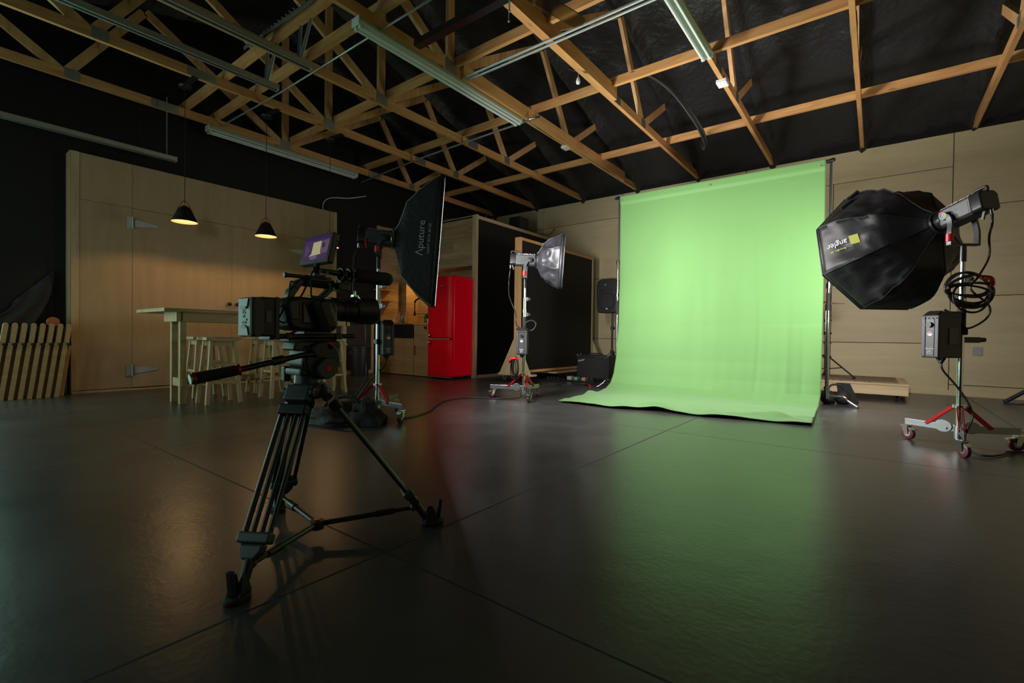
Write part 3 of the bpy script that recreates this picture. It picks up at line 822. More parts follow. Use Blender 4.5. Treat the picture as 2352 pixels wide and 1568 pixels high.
tag(MB().lathe((-6.44, 5.3, .849), (0, 0, 1), [(.001, 0), (.075, 0), (.08, .01), (.08, .17), (.07, .19), (.074, .20), (.066, .20), (.064, .19), (.072, .168), (.072, .012), (.001, .01)], 24).build('glass_jar', M_clear, smooth=40), 'large clear glass jar on the kitchen counter left of the sink', 'jar')
for k, (x, y) in enumerate(((-6.60, 5.24), (-6.56, 5.40))):
    tag(MB().lathe((x, y, .849), (0, 0, 1), [(.001, 0), (.026, 0), (.032, .12), (.029, .12), (.024, .006), (.001, .005)], 16).build('drinking_glass', M_clear, smooth=40),
        ['clear drinking glass on the counter, the nearer of the two left of the jar', 'clear drinking glass on the counter, the further of the two left of the jar'][k], 'glass', 'drinking glasses on the counter')
t = thing('bottle', 'green bottle on the kitchen counter by the black faucet', 'bottle', (-5.80, 5.25, .849))
MB().lathe((-5.80, 5.25, .849), (0, 0, 1), [(.001, 0), (.036, 0), (.038, .01), (.038, .10), (.028, .125), (.014, .14), (.014, .155), (.001, .155)], 18).build('body', M_bglass, t, smooth=40)
MB().cyl((-5.80, 5.25, 1.004), (-5.80, 5.25, 1.024), .015, n=14).build('cap', M_white, t, smooth=40)
CL = ['white cup on the kitchen counter right beside the green bottle', 'white cup on the kitchen counter close to the red fridge', 'small jar with a steel lid behind the white cups by the fridge']
for k, (x, y, h) in enumerate(((-5.70, 5.22, .07), (-5.60, 5.20, .06), (-5.57, 5.34, .14))):
    tag(MB().lathe((x, y, .849), (0, 0, 1), [(.001, 0), (.032, 0), (.036, h), (.031, h), (.028, .008), (.001, .006)], 16).build('cup' if k < 2 else 'lidded_jar', M_white if k < 2 else M_galv, smooth=40), CL[k], 'cup' if k < 2 else 'jar', 'cups on the counter' if k < 2 else None)
for z, lab in ((1.415, 'upper wooden wall shelf left of the kitchen recess'), (1.235, 'lower wooden wall shelf left of the kitchen recess')):
    tag(MB().box(-6.778, -6.64, 4.93, 5.28, z - .012, z + .014).build('wall_shelf', M_orange, bevel=.002), lab, 'shelf', 'wall shelves by the kitchen')
t = thing('jug', 'small pale jug on the upper wall shelf', 'jug', (-6.7, 5.12, 1.429))
MB().lathe((-6.7, 5.12, 1.429), (0, 0, 1), [(.001, 0), (.035, 0), (.045, .03), (.04, .07), (.026, .10), (.03, .115), (.001, .112)], 16).build('body', M_trim, t, smooth=50)
MB().torus((-6.7, 5.165, 1.488), (1, 0, 0), .022, .005, 14, 6).build('handle', M_trim, t, smooth=50)
# warm puck light under the bulkhead
t = thing('puck_light', 'warm puck light under the plank bulkhead above the sink', 'puck light', (-6.35, 5.62, 1.74))
MB().cyl((-6.35, 5.62, 1.739), (-6.35, 5.62, 1.722), .035, n=20).build('body', M_white, t, smooth=40)
MB().cyl((-6.35, 5.62, 1.722), (-6.35, 5.62, 1.719), .028, n=20).build('lens', emis('puck_glow', (1.0, .6, .25), 10), t, smooth=40)
l = bpy.data.lights.new('puck_beam', 'AREA'); l.shape = 'DISK'; l.size = .05; l.energy = KITCHEN_W; l.color = (1.0, .55, .18); l.spread = radians(150)
o = bpy.data.objects.new('puck_beam', l); COL.objects.link(o); o.parent = t; o.location = (0, 0, -.025)

# red fridge
t = thing('fridge', 'tall rounded red fridge freezer at the end of the kitchen counter', 'fridge', (-5.18, 5.2, 0))
MB().box(-5.435, -4.93, 4.985, 5.43, .03, 1.545).build('body', M_fridge, t, bevel=.045, seg=5, smooth=60)
def fdoor(z0, z1):
    pts = []
    for k in range(13):
        a = -1 + 2 * k / 12
        pts.append((-5.1825 + .2505 * a, 4.925 + .022 * a ** 4 + .004, z0))
    poly = pts + [(-4.932, 4.980, z0), (-5.433, 4.980, z0)]
    return MB().prism(poly, (0, 0, z1 - z0)).build('door', M_fridge, t, bevel=.012, seg=3, smooth=50)
up = fdoor(.612, 1.535); lo = fdoor(.035, .588)
for d, z in ((up, .655), (lo, .548)):
    MB().bar((-5.415, 4.900, z), (-5.335, 4.900, z), .020, .028).cyl((-5.40, 4.93, z), (-5.40, 4.905, z), .008, n=8).cyl((-5.345, 4.93, z), (-5.345, 4.905, z), .008, n=8).build('handle', M_chrome, d, bevel=.003, label='chrome handle')
MB().box(-5.43, -4.933, 4.93, 4.985, .592, .608).build('chrome_strip', M_chrome, t, label='chrome strip between the doors')
MB().box(-5.43, -4.935, 4.95, 5.0, .022, .034).build('chrome_strip', M_chrome, t)
MB().box(-5.16, -5.06, 4.922, 4.926, 1.385, 1.397).build('badge', M_chrome, t)
for x in (-5.38, -4.98):
    for y in (5.02, 5.38): MB().cyl((x, y, 0), (x, y, .035), .018, n=10).build('foot', M_black, t)

# on top of the kitchen enclosure
t = thing('wall_speaker', 'small black box speaker on top of the black wall near the corner', 'speaker', (-5.03, 6.72, 2.506))
MB().box(-5.16, -4.935, 6.58, 6.86, 2.507, 2.74).build('cabinet', M_black, t, bevel=.006)
MB().box(-4.936, -4.925, 6.60, 6.84, 2.525, 2.722).build('grille', M_grille, t)
cable('speaker_cable', [(-5.0, 6.87, 2.52), (-4.97, 7.1, 2.515), (-4.95, 7.35, 2.56), (-4.95, 7.6, 2.62), (-5.0, 7.8, 2.75)], .006, M_hose, 'thin black cable running from the small wall speaker to the corner', 'cable')
t = thing('bowl', 'dark round bowl lying on top of the kitchen enclosure', 'bowl', (-5.64, 5.7, 2.503))
MB().lathe((-5.64, 5.7, 2.503), (0, 0, 1), [(.001, .0), (.14, .0), (.19, .03), (.20, .06), (.18, .10), (.10, .125), (.001, .13)], 24).build('body', M_can, t, smooth=60)
MB().lathe((-5.64, 5.7, 2.55), (0, 0, 1), [(.197, 0), (.206, .006), (.197, .014)], 24).build('rim', M_galv, t, smooth=60)

# ================================================================== rolling flat
t = thing('rolling_flat', 'rolling black panel with a pine edge frame and triangular feet', 'rolling panel', (-4.0, 6.4, 0))
X0, X1, Y0, Y1, Z0, Z1 = -4.045, -3.95, 5.30, 7.46, .135, 2.04
MB().box(X1 - .03, X1 - .012, Y0 + .02, Y1 - .02, Z0 + .02, Z1 - .02).build('panel', M_chalk, t)
MB().box(X0, X1, Y0, Y0 + .04, Z0 - .02, Z1).build('frame_post', M_pineZ, t); MB().box(X0, X1, Y1 - .04, Y1, Z0, Z1).build('frame_post', M_trim, t)
MB().box(X0, X1, Y0 + .04, Y1 - .04, Z1 - .04, Z1).build('frame_rail', M_pineY, t); MB().box(X0, X1, Y0 + .04, Y1 - .04, Z0, Z0 + .035).build('frame_rail', M_pineY, t)
for y in (Y0 - .022, Y1 + .004):
    MB().prism([(-4.03, y, .62), (-3.965, y, .62), (-3.74, y, .13), (-4.28, y, .13)], (0, .018, 0)).build('gusset', M_trim, t)
    MB().box(-4.30, -3.70, y - .01, y + .10, .105, .132).build('foot_board', M_trim, t)
MB().box(-4.16, -3.84, 6.1, 6.9, .095, .118).build('foot_board', M_trim, t)
def caster(parent, p, r, wheelmat, th=.022, yaw=0., brake=True, zt=None, label=None):
    """swivel caster: wheel on the floor at p, fork, top plate (and brake tab)"""
    x, y = p; ax = V((cos(yaw), sin(yaw), 0)); fw = V((-sin(yaw), cos(yaw), 0))
    zt = zt or 2 * r + .02
    c = V((x, y, r))
    fk = MB()
    for s in (-1, 1):
        q = c + ax * s * (th * .5 + .004)
        fk.prism([q + fw * -.010 + V((0, 0, -.006)), q + fw * .012 + V((0, 0, -.006)), q + fw * .034 + V((0, 0, zt - r - .006)), q + fw * -.004 + V((0, 0, zt - r - .006))], ax * s * .003)
    cc = c + fw * .016
    fk.obox((cc.x, cc.y, zt - .005), ax, fw, (0, 0, 1), .024, .024, .004)
    if brake:
        q = c + fw * -.020 + V((0, 0, r * .95)); fk.obox(q, ax, fw + V((0, 0, .25)), (0, 0, 1), .016, .030, .003)
    o = fk.build('caster', M_chrome, parent, label=label)
    w_ = MB().lathe(c - ax * th / 2, ax, [(r * .45, 0), (r * .85, 0), (r, .004), (r, th - .004), (r * .85, th), (r * .45, th)], 24)
    w_.build('wheel', wheelmat, o, smooth=40)
    MB().lathe(c - ax * (th / 2 + .001), ax, [(.001, 0), (r * .46, .001), (r * .46, th + .001), (.001, th + .002)], 16).build('hub', M_steel, o, smooth=40)
    return o
for x in (-4.22, -3.80):
    for y in (Y0 + .02, Y1 + .02): caster(t, (x, y), .042, M_rubber, .026, .9, False, .105)
caster(t, (-3.92, 6.5), .036, M_rubber, .026, .3, False, .095)

# ================================================================== music corner
t = thing('loudspeaker', 'black loudspeaker on a tripod stand, half hidden by the green backdrop', 'loudspeaker', (-3.35, 6.9, 1.02))
poly = [(-3.50, 6.78, 1.04), (-3.20, 6.78, 1.04), (-3.19, 6.78, 1.07), (-3.175, 6.78, 1.50), (-3.20, 6.78, 1.55), (-3.24, 6.78, 1.57), (-3.46, 6.78, 1.57), (-3.51, 6.78, 1.545), (-3.535, 6.78, 1.49), (-3.53, 6.78, 1.2), (-3.52, 6.78, 1.08)]
MB().prism(poly, (0, .26, 0)).build('cabinet', M_black, t, bevel=.012, seg=3, smooth=50)
MB().lathe((-3.35, 6.779, 1.22), (0, -1, 0), [(.001, -.03), (.03, -.02), (.10, -.005), (.125, .004), (.14, .006), (.146, 0)], 28).build('woofer', M_grille, t, smooth=60)
MB().prism([(-3.49, 6.776, 1.36), (-3.41, 6.776, 1.40), (-3.27, 6.776, 1.40), (-3.21, 6.776, 1.36), (-3.23, 6.776, 1.52), (-3.47, 6.776, 1.52)], (0, -.010, 0)).build('horn', M_black, t, bevel=.004)
for z in (1.16, 1.40): MB().box(-3.553, -3.525, 6.86, 6.90, z - .015, z + .015).build('handle', M_black, t)
MB().box(-3.365, -3.335, 6.772, 6.778, 1.09, 1.115).build('badge', M_wprint, t); MB().box(-3.385, -3.365, 6.764, 6.768, 1.47, 1.485).build('badge', M_wprint, t)
t = thing('speaker_stand', 'black tripod stand under the loudspeaker beside the guitar amplifier', 'speaker stand', (-3.31, 6.9, 0))
MB().cyl((-3.31, 6.9, .06), (-3.31, 6.9, 1.04), .016, n=14).build('pole', M_blackm, t, smooth=40)
for z in (.42, .80): MB().cyl((-3.31, 6.9, z - .03), (-3.31, 6.9, z + .03), .026, n=14).cyl((-3.31, 6.9, z), (-3.27, 6.88, z), .007, n=8).sphere((-3.265, 6.88, z), .016, 10, 8).build('collar', M_black, t, smooth=40)
for k in range(3):
    a = radians(200 + 120 * k); d = V((cos(a), sin(a), 0)); c = V((-3.31, 6.9, 0))
    MB().tube([c + d * .02 + V((0, 0, .42)), c + d * .40 + V((0, 0, .02))], .011, 8).build('leg', M_blackm, t, smooth=40)
    MB().tube([c + d * .02 + V((0, 0, .12)), c + d * .26 + V((0, 0, .17))], .007, 8).build('brace', M_blackm, t, smooth=40)
    MB().sphere(c + d * .40 + V((0, 0, .018)), .018, 10, 8).build('rubber_foot', M_rubber, t, smooth=60)
t = thing('guitar_amplifier', 'black guitar amplifier combo on the floor beside the rolling panel', 'amplifier', (-3.38, 6.5, 0))
MB().box(-3.655, -3.12, 6.40, 6.64, .018, .385).build('cabinet', M_black, t, bevel=.010, seg=3)
MB().box(-3.635, -3.14, 6.392, 6.402, .05, .335).build('grille', M_grille, t)
MB().box(-3.655, -3.12, 6.388, 6.40, .338, .372).build('control_panel', M_blackm, t)
MB().tube([(-3.50, 6.5, .385), (-3.49, 6.5, .405), (-3.28, 6.5, .405), (-3.27, 6.5, .385)], .010, 8).build('handle', M_rubber, t)
for x in (-3.645, -3.13):
    for z in (.03, .375): MB().sphere((x, 6.402, z), .014, 10, 8).build('corner_cap', M_galv, t, smooth=60)
for x in (-3.61, -3.165): MB().sphere((x, 6.388, .355), .007, 8, 6).build('screw', M_chrome, t, smooth=60)
for x in (-3.60, -3.17):
    for y in (6.43, 6.6): MB().cyl((x, y, 0), (x, y, .02), .015, n=8).build('foot', M_rubber, t)
lettering('badge', 'Fender', .040, (-3.575, 6.391, .300), (1, 0, .25), (0, 0, 1), M_white, t, .001, shear=.35, label='silver script badge')
MB().cyl((-3.62, 6.45, .385), (-3.62, 6.45, .402), .012, n=10).build('switch', M_chrome, t, smooth=40)
tag(MB().box(-3.66, -3.16, 6.02, 6.20, .004, .022).build('pedal_board', M_blackm, bevel=.003), 'flat black pedal board on the floor in front of the amplifier', 'pedal board')
def pedal(x, y, m, nm, lab, w_=.052, h=.045):
    t = thing('effects_pedal', lab, 'effects pedal', (x, y, .022), 'effects pedals in front of the amplifier')
    MB().box(x - w_ / 2, x + w_ / 2, y - .045, y + .045, .0225, .022 + h).build('case', m, t, bevel=.003)
    for k in (-1, 1): MB().cyl((x + k * w_ * .25, y + .02, .022 + h), (x + k * w_ * .25, y + .02, .036 + h), .008, n=10).build('knob', M_black, t, smooth=40)
    MB().cyl((x, y - .025, .022 + h), (x, y - .025, .03 + h), .008, n=10).build('footswitch', M_chrome, t, smooth=40)
pedal(-3.585, 6.10, M_wprint, '', 'grey effects pedal, leftmost in the row', .075, .05)
pedal(-3.475, 6.10, mat('pedal_green', (.10, .42, .20), .4), '', 'green effects pedal in the row')
pedal(-3.355, 6.11, mat('pedal_tan', (.35, .22, .11), .5), '', 'tan effects pedal in the row', .065)
pedal(-3.235, 6.12, M_blackm, '', 'black effects pedal with silver switch in the row', .07)
t = thing('power_strip', 'dark power strip and plugs on the floor under the rolling panel', 'power strip', (-3.78, 5.93, 0))
MB().box(-3.90, -3.66, 5.90, 5.95, .001, .032).build('body', M_black, t, bevel=.004)
for k in range(4): MB().box(-3.88 + k * .055, -3.85 + k * .055, 5.905, 5.945, .032, .062).build('plug', M_black, t, bevel=.004)
t = thing('plug', 'red cable plug lying on the floor beside the bent chrome leg', 'plug', (-3.0, 5.6, .012))
MB().cyl((-3.03, 5.63, .014), (-2.985, 5.585, .014), .013, n=12).build('body', M_red, t, smooth=40)
MB().cyl((-3.05, 5.65, .013), (-3.03, 5.63, .014), .006, n=8).build('strain_relief', M_black, t)
cable('floor_cable', [(-3.05, 5.65, .008), (-3.3, 5.75, .007), (-3.45, 5.9, .007), (-3.5, 6.0, .007)], .006, M_hose, 'black cable on the floor from the red plug to the pedals', 'cable')
cable('floor_cable', [(-3.9, 5.92, .008), (-3.85, 5.6, .007), (-3.6, 5.35, .007), (-3.45, 5.5, .007), (-3.3, 5.45, .007), (-3.15, 5.75, .007), (-2.95, 6.0, .007), (-2.75, 6.1, .007)], .005, M_hose, 'thin black cable wandering over the floor behind the small octagonal softbox stand', 'cable')

# drum platform with rug, stands, sandbag
t = thing('drum_platform', 'low pale wooden platform on casters behind the green backdrop', 'platform', (-.9, 7.1, 0))
MB().box(-2.1, .285, 6.62, 6.645, .062, .168).build('side_board', M_box, t); MB().box(.26, .285, 6.645, 7.72, .062, .168).build('side_board', M_box, t)
MB().box(-2.1, .29, 6.612, 7.72, .168, .188).build('deck', M_box, t, bevel=.002)
for x, y in ((.19, 6.70), (.19, 7.6), (-2.0, 6.7), (-2.0, 7.6)): caster(t, (x, y), .026, M_rubber, .024, .4, False, .062)
tag(MB().box(-2.0, .20, 6.68, 7.66, .1885, .196).build('rug', M_rug), 'worn patterned rug on the low wooden platform', 'rug')
t = thing('cymbal_stand', 'dark cymbal stand with spread legs on the rug behind the backdrop', 'cymbal stand', (-.50, 7.05, .196))
c = V((-.50, 7.05, 0))
MB().cyl(c + V((0, 0, .26)), c + V((0, 0, 1.13)), .011, n=10).build('pole', M_chrome, t, smooth=40)
for k, z in enumerate((.45, .62, .74, .90)): MB().cyl(c + V((0, 0, z - .02)), c + V((0, 0, z + .02)), .020, n=12).cyl(c + V((0, 0, z)), c + V((.05, -.01, z)), .007, n=8).sphere(c + V((.055, -.011, z)), .012, 8, 6).build('clamp', [M_blackm, M_chrome][k % 2], t, smooth=40)
for k in range(3):
    a = radians(-25 + 120 * k); d = V((cos(a), sin(a), 0))
    MB().tube([c + d * .02 + V((0, 0, .47)), c + d * .33 + V((0, 0, .22))], .009, 8).build('leg', M_blackm, t, smooth=40)
    MB().tube([c + d * .02 + V((0, 0, .30)), c + d * .20 + V((0, 0, .325))], .006, 8).build('brace', M_blackm, t, smooth=40)
    MB().sphere(c + d * .33 + V((0, 0, .214)), .018, 10, 8).build('rubber_foot', M_rubber, t, smooth=60)
def cymbal(p, r, ax, lab):
    tag(MB().lathe(p, ax, [(.008, .02), (.02, .02), (.04, .008), (r, -.006), (r, -.008), (.04, .006), (.008, .016)], 32).build('cymbal', M_brass, smooth=40), lab, 'cymbal', 'cymbals behind the backdrop')
cymbal((-.50, 7.05, 1.12), .20, (.06, -.10, 1), 'upper cymbal peeking out beyond the green backdrop under the octagonal softbox')
cymbal((-.62, 7.2, .93), .20, (-.05, -.06, 1), 'lower cymbal peeking out beyond the green backdrop')
MB().cyl((-.62, 7.2, .20), (-.62, 7.2, .95), .010, n=10).build('stand_rod', M_chrome, t, smooth=40)
t = thing('sandbag', 'black two-lobed sandbag slumped at the foot of the right backdrop stand', 'sandbag', (-.31, 5.93, 0))
def lobe(c, rx, ry, rz):
    b = MB(); n, m = 22, 14
    vs = []
    for i in range(m + 1):
        for k in range(n):
            th, ph = pi * i / m, 2 * pi * k / n
            q = V((sin(th) * cos(ph), sin(th) * sin(ph), -cos(th)))
            s = 1 + .08 * noise.noise(q * 2 + V(c) * 5) + .04 * noise.noise(q * 6)
            p = V((c[0] + rx * q.x * s, c[1] + ry * q.y * s, c[2] + rz * q.z * s)); p.z = max(p.z, .002)
            vs.append(p)
    return b.add(vs, [(i * n + k, i * n + (k + 1) % n, (i + 1) * n + (k + 1) % n, (i + 1) * n + k) for i in range(m) for k in range(n)])
lobe((-.385, 5.86, .065), .065, .10, .075).build('bag_lobe', M_bag, t, smooth=80); lobe((-.265, 5.94, .065), .07, .10, .08).build('bag_lobe', M_bag, t, smooth=80)
MB().tube(spline([(-.40, 5.9, .125), (-.36, 5.92, .19), (-.29, 5.93, .19), (-.25, 5.95, .135)]), .010, 8).build('strap', M_bag, t, smooth=60)
tag(MB().prism([(-.30, 6.12, .0), (-.13, 6.12, .0), (-.14, 6.12, .03), (-.21, 6.12, .20), (-.33, 6.12, .20)], (0, .03, 0)).build('monitor_wedge', M_grille, bevel=.004), 'slanted dark grey panel standing against the wooden platform', 'panel')

# wall outlet and the stand leg at the right edge
t = thing('wall_outlet', 'four-way electrical outlet on the plywood wall', 'wall outlet', (.962, YB, .54))
MB().box(.918, 1.007, YB - .006, YB - .0005, .490, .594).build('cover_plate', M_steel, t, bevel=.002)
for x in (.942, .983):
    for z in (.518, .566):
        o = MB().box(x - .014, x + .014, YB - .009, YB - .006, z - .018, z + .018).build('socket', M_wprint, t, bevel=.002)
        MB().box(x - .008, x - .005, YB - .0095, YB - .009, z - .006, z + .008).box(x + .005, x + .008, YB - .0095, YB - .009, z - .006, z + .008).build('slots', M_black, o)
t = thing('tripod_stand', 'black stand at the right edge showing one leg on the floor', 'stand', (1.56, 7.0, 0))
c = V((1.56, 7.0, 0))
MB().cyl(c + V((0, 0, .12)), c + V((0, 0, 1.3)), .015, n=12).build('pole', M_blackm, t, smooth=40)
for k in range(3):
    a = radians(146 + 120 * k); d = V((cos(a), sin(a), 0))
    MB().tube([c + d * .02 + V((0, 0, .44)), c + d * .53 + V((0, 0, .02))], .020, 10).build('leg', M_blackm, t, smooth=40)
    MB().sphere(c + d * .53 + V((0, 0, .021)), .024, 10, 8).build('rubber_foot', M_rubber, t, smooth=60)
cable('floor_cable', [(1.12, 7.25, .008), (1.3, 7.22, .008), (1.5, 7.3, .008), (1.8, 7.2, .008)], .008, M_hose, 'black cable on the floor beside the stand leg at the right edge', 'cable')
cable('floor_cable', [(1.25, 6.7, .008), (1.32, 6.66, .008), (1.42, 6.75, .008), (1.6, 6.7, .008)], .006, M_hose, 'thin loop of cable on the floor at the right edge', 'cable')

# ================================================================== green backdrop and its stands
HEM = [(-2.50, 4.03), (-2.2, 4.02), (-1.94, 4.01), (-1.575, 4.135), (-1.41, 4.12), (-1.15, 4.115), (-.74, 4.19), (-.375, 4.24)]
def lerp_tab(tab, x):
    if x <= tab[0][0]: return tab[0][1]
    for (a, b_), (c_, d_) in zip(tab, tab[1:]):
        if x <= c_: return b_ + (d_ - b_) * (x - a) / (c_ - a)
    return tab[-1][1]
PROF = [(0.0, 5.575, 2.43), (.02, 5.572, 2.42), (.15, 5.575, 2.05), (.30, 5.58, 1.41), (.44, 5.555, .80), (.54, 5.50, .40), (.60, 5.44, .21), (.645, 5.36, .10), (.69, 5.23, .038), (.74, 5.05, .014)]
def backdrop(u, v):
    x0 = -2.585 + 2.165 * u
    if v <= .74:
        for (a, ya, za), (b_, yb, zb) in zip(PROF, PROF[1:]):
            if v <= b_ + 1e-9:
                t_ = (v - a) / (b_ - a); y, z = ya + (yb - ya) * t_, za + (zb - za) * t_; break
        # the right-hand side hangs straighter
        if z < .8: y += (5.545 - y) * max(0, u - .55) / .45 * (.75 if z > .1 else .35)
        x = x0
    else:
        t_ = (v - .74) / .26
        hx = -2.505 + 2.13 * u
        yh = lerp_tab(HEM, hx)
        y = 5.05 + (yh - 5.05) * t_; z = .014
        y += (5.545 - 5.05) * max(0, u - .55) / .45 * .35 * (1 - t_)
        x = x0 + (hx - x0) * t_
        if u < .04: x -= .035 * math.exp(-((t_ - .22) / .12) ** 2) * (1 - u / .04)
    hang = min(1, max(0, (2.3 - z) / 1.5)) if v < .7 else max(0, 1 - (v - .7) / .2)
    y += hang * (.016 * noise.noise(V((x * 3.2, 0, z * .45))) + .008 * noise.noise(V((x * 9, 3, z * .7)))
                 + .012 * math.exp(-((x + 1.0 - .02 * sin(z * 2)) / .025) ** 2) * (z < 1.9) * min(1, max(0, (1.9 - z))) - .010 * math.exp(-((x + .72) / .03) ** 2) * (z < 1.7)
                 + .007 * math.exp(-((x + .58) / .02) ** 2))
    if v > .66:
        fl = min(1, (v - .66) / .1); t2 = max(0, (v - .74) / .26)
        z += fl * (.010 * (noise.noise(V((x * 2.2, y * 3.5, 1))) + .5) + .006 * (noise.noise(V((x * 7, y * 8, 2))) + .4))
        z += .030 * math.exp(-((t2 - .80 - .06 * sin(x * 5)) / .05) ** 2) * (v > .74) * (.5 + .8 * noise.noise(V((x * 4, 0, 9)))) * (1 if u > .25 else .2)
        z += .016 * max(0, t2) * (v > .74) * (noise.noise(V((x * 3 + y * 2, y * 9, 5))) + .2)
        z += .035 * math.exp(-((x + .62) / .10) ** 2 - ((y - 4.36) / .06) ** 2) + .03 * math.exp(-((x + 1.52) / .12) ** 2 - ((y - 4.17) / .05) ** 2)
        z += .03 * math.exp(-((x + 2.57) / .08) ** 2 - ((y - 4.8) / .1) ** 2)
        z = max(z, .005)
    if z > 2.33 and v < .1: y -= .016 * (1 if z > 2.345 else (z - 2.33) / .015)
    return (x, y, z)
t = thing('backdrop', 'bright green cloth backdrop hanging to the floor and spilling forward', 'backdrop', (-1.5, 5.0, 0))
def vmap(v): return v
bd = MB().grid(lambda u, v: backdrop(u, v), 150, 210).build('cloth', M_green, t, smooth=80, solid=.003)
for x in (-2.555, -1.50, -.452):
    MB().torus((x, 5.551, 2.375), (0, 1, 0), .010, .003, 14, 6).build('grommet', M_galv, t, smooth=60)
tag(MB().cyl((-2.68, 5.61, 2.425), (-.36, 5.61, 2.425), .013, n=12).build('crossbar', M_blackm, smooth=40), 'dark crossbar carrying the top hem of the green backdrop', 'crossbar')
def cstand(x, y, angs, lab, h=2.42):
    t = thing('backdrop_stand', lab, 'backdrop stand', (x, y, 0), 'stands of the green backdrop')
    c = V((x, y, 0))
    MB().cyl(c + V((0, 0, .07)), c + V((0, 0, .95)), .017, n=14).build('lower_pole', M_chrome, t, smooth=40)
    MB().cyl(c + V((0, 0, .95)), c + V((0, 0, 1.13)), .020, n=14).build('sleeve', M_rubber, t, smooth=40)
    MB().cyl(c + V((0, 0, 1.13)), c + V((0, 0, 1.6)), .014, n=14).build('middle_pole', M_chrome, t, smooth=40)
    MB().cyl(c + V((0, 0, 1.6)), c + V((0, 0, h + .02)), .011, n=12).build('upper_pole', M_grey, t, smooth=40)
    MB().sphere(c + V((0, 0, h + .03)), .018, 10, 8).bar(c + V((-.03, -.03, h + .01)), c + V((.03, -.08, h + .01)), .025, .03).build('top_clamp', M_blackm, t, smooth=40)
    for z in (1.20, 1.62): MB().cyl(c + V((0, 0, z - .025)), c + V((0, 0, z + .025)), .024, n=12).cyl(c + V((.02, 0, z)), c + V((.05, -.02, z)), .006, n=8).obox(c + V((.058, -.024, z)), (1, -.4, 0), (0, 0, 1), (.4, 1, 0), .006, .020, .005).build('knob', M_chrome, t, smooth=40)
    MB().cyl(c + V((0, 0, .08)), c + V((0, 0, .19)), .028, n=14).build('leg_collar', M_chrome, t, smooth=40)
    for k, a in enumerate(angs):
        a = radians(a); d = V((cos(a), sin(a), 0)); z = .10 + .03 * k
        MB().tube(spline([c + d * .02 + V((0, 0, z)), c + d * .12 + V((0, 0, z + .004)), c + d * .155 + V((0, 0, z - .006)), c + d * .18 + V((0, 0, z - .035)), c + d * .26 + V((0, 0, .012))], 6), .0115, 8).build('leg', M_chrome, t, smooth=60)
        MB().cyl(c + d * .255 + V((0, 0, .018)), c + d * .262 + V((0, 0, .002)), .0125, n=8).build('foot_cap', M_rubber, t)
    return t
cstand(-.385, 5.69, (-10, 80, 200), 'chrome backdrop stand at the right edge of the green cloth')
cstand(-2.645, 5.66, (222, 100, -20), 'backdrop stand at the left edge of the green cloth, mostly hidden behind it')
# ================================================================== studio lights on roller stands
UP = V((0, 0, 1))
def roller_stand(c, ztop, feet, lab, colr=.03):
    x, y = c; C = V((x, y, 0))
    t = thing('light_stand', lab, 'light stand', (x, y, 0), 'steel roller light stands')
    zb = .114
    MB().cyl((x, y, .05), (x, y, .74), .0165, n=18).build('lower_column', M_chrome, t, smooth=40)
    MB().cyl((x, y, .74), (x, y, .86), .021, n=18).build('column_sleeve', M_rubber, t, smooth=40)
    MB().cyl((x, y, .86), (x, y, 1.06), .0165, n=18).cyl((x, y, .90), (x, y, .935), .021, n=18).build('middle_column', M_chrome, t, smooth=40)
    MB().cyl((x, y, 1.06), (x, y, ztop - .03), .0125, n=16).build('upper_column', M_steel, t, smooth=40)
    MB().cyl((x, y, ztop - .09), (x, y, ztop - .02), .017, n=16).build('top_socket', M_blackm, t, smooth=40)
    rt = V((.79, .61, 0))
    for z in (.885, 1.045):
        p = C + UP * z
        MB().obox(p + rt * .02, rt, (-rt.y, rt.x, 0), UP, .018, .012, .018).cyl(p + rt * .03, p + rt * .052, .006, n=8).cyl(p + rt * .045, p + rt * .058, .016, n=6)\
            .build('knob', M_steel, t, smooth=30)
    MB().cyl((x, y, .250), (x, y, .268), .036, n=20).build('collar', M_chrome, t, smooth=40)
    MB().cyl((x, y, .06), (x, y, .135), .024, n=18).build('hub', M_steel, t, smooth=40)
    for fx, fy, yaw in feet:
        F = V((fx, fy, 0)); d = (F - C); r = d.length; d.normalize(); q = V((-d.y, d.x, 0))
        MB().bar(C + d * .015 + UP * (zb + .005), C + d * (r + .02) + UP * (zb + .005), .012, .042).build('leg', M_legsteel, t, bevel=.002)
        pl = [C + d * (.03 + .045 + .045 * cos(a)) + q * .009 + UP * (zb + .012 + .038 * sin(a)) for a in [2 * pi * k / 18 for k in range(18)]]
        MB().prism(pl, q * .004).cyl(C + d * .06 + q * .012 + UP * zb, C + d * .06 + q * .02 + UP * zb, .008, n=8).build('hinge_plate', M_legsteel, t, bevel=.001)
        b = MB()
        for s in (-1, 1): b.bar(C + d * .034 + q * s * .013 + UP * .252, C + d * .17 + q * s * .012 + UP * (zb + .012), .005, .017)
        b.build('brace', M_redm, t, label='red diagonal brace')
        caster(t, (fx, fy), .040, mat_wheel, .026, yaw, True, .096, label='chrome swivel caster')
    return t
mat_wheel = mat('wine_rubber_wheel', (.085, .012, .018), .45)

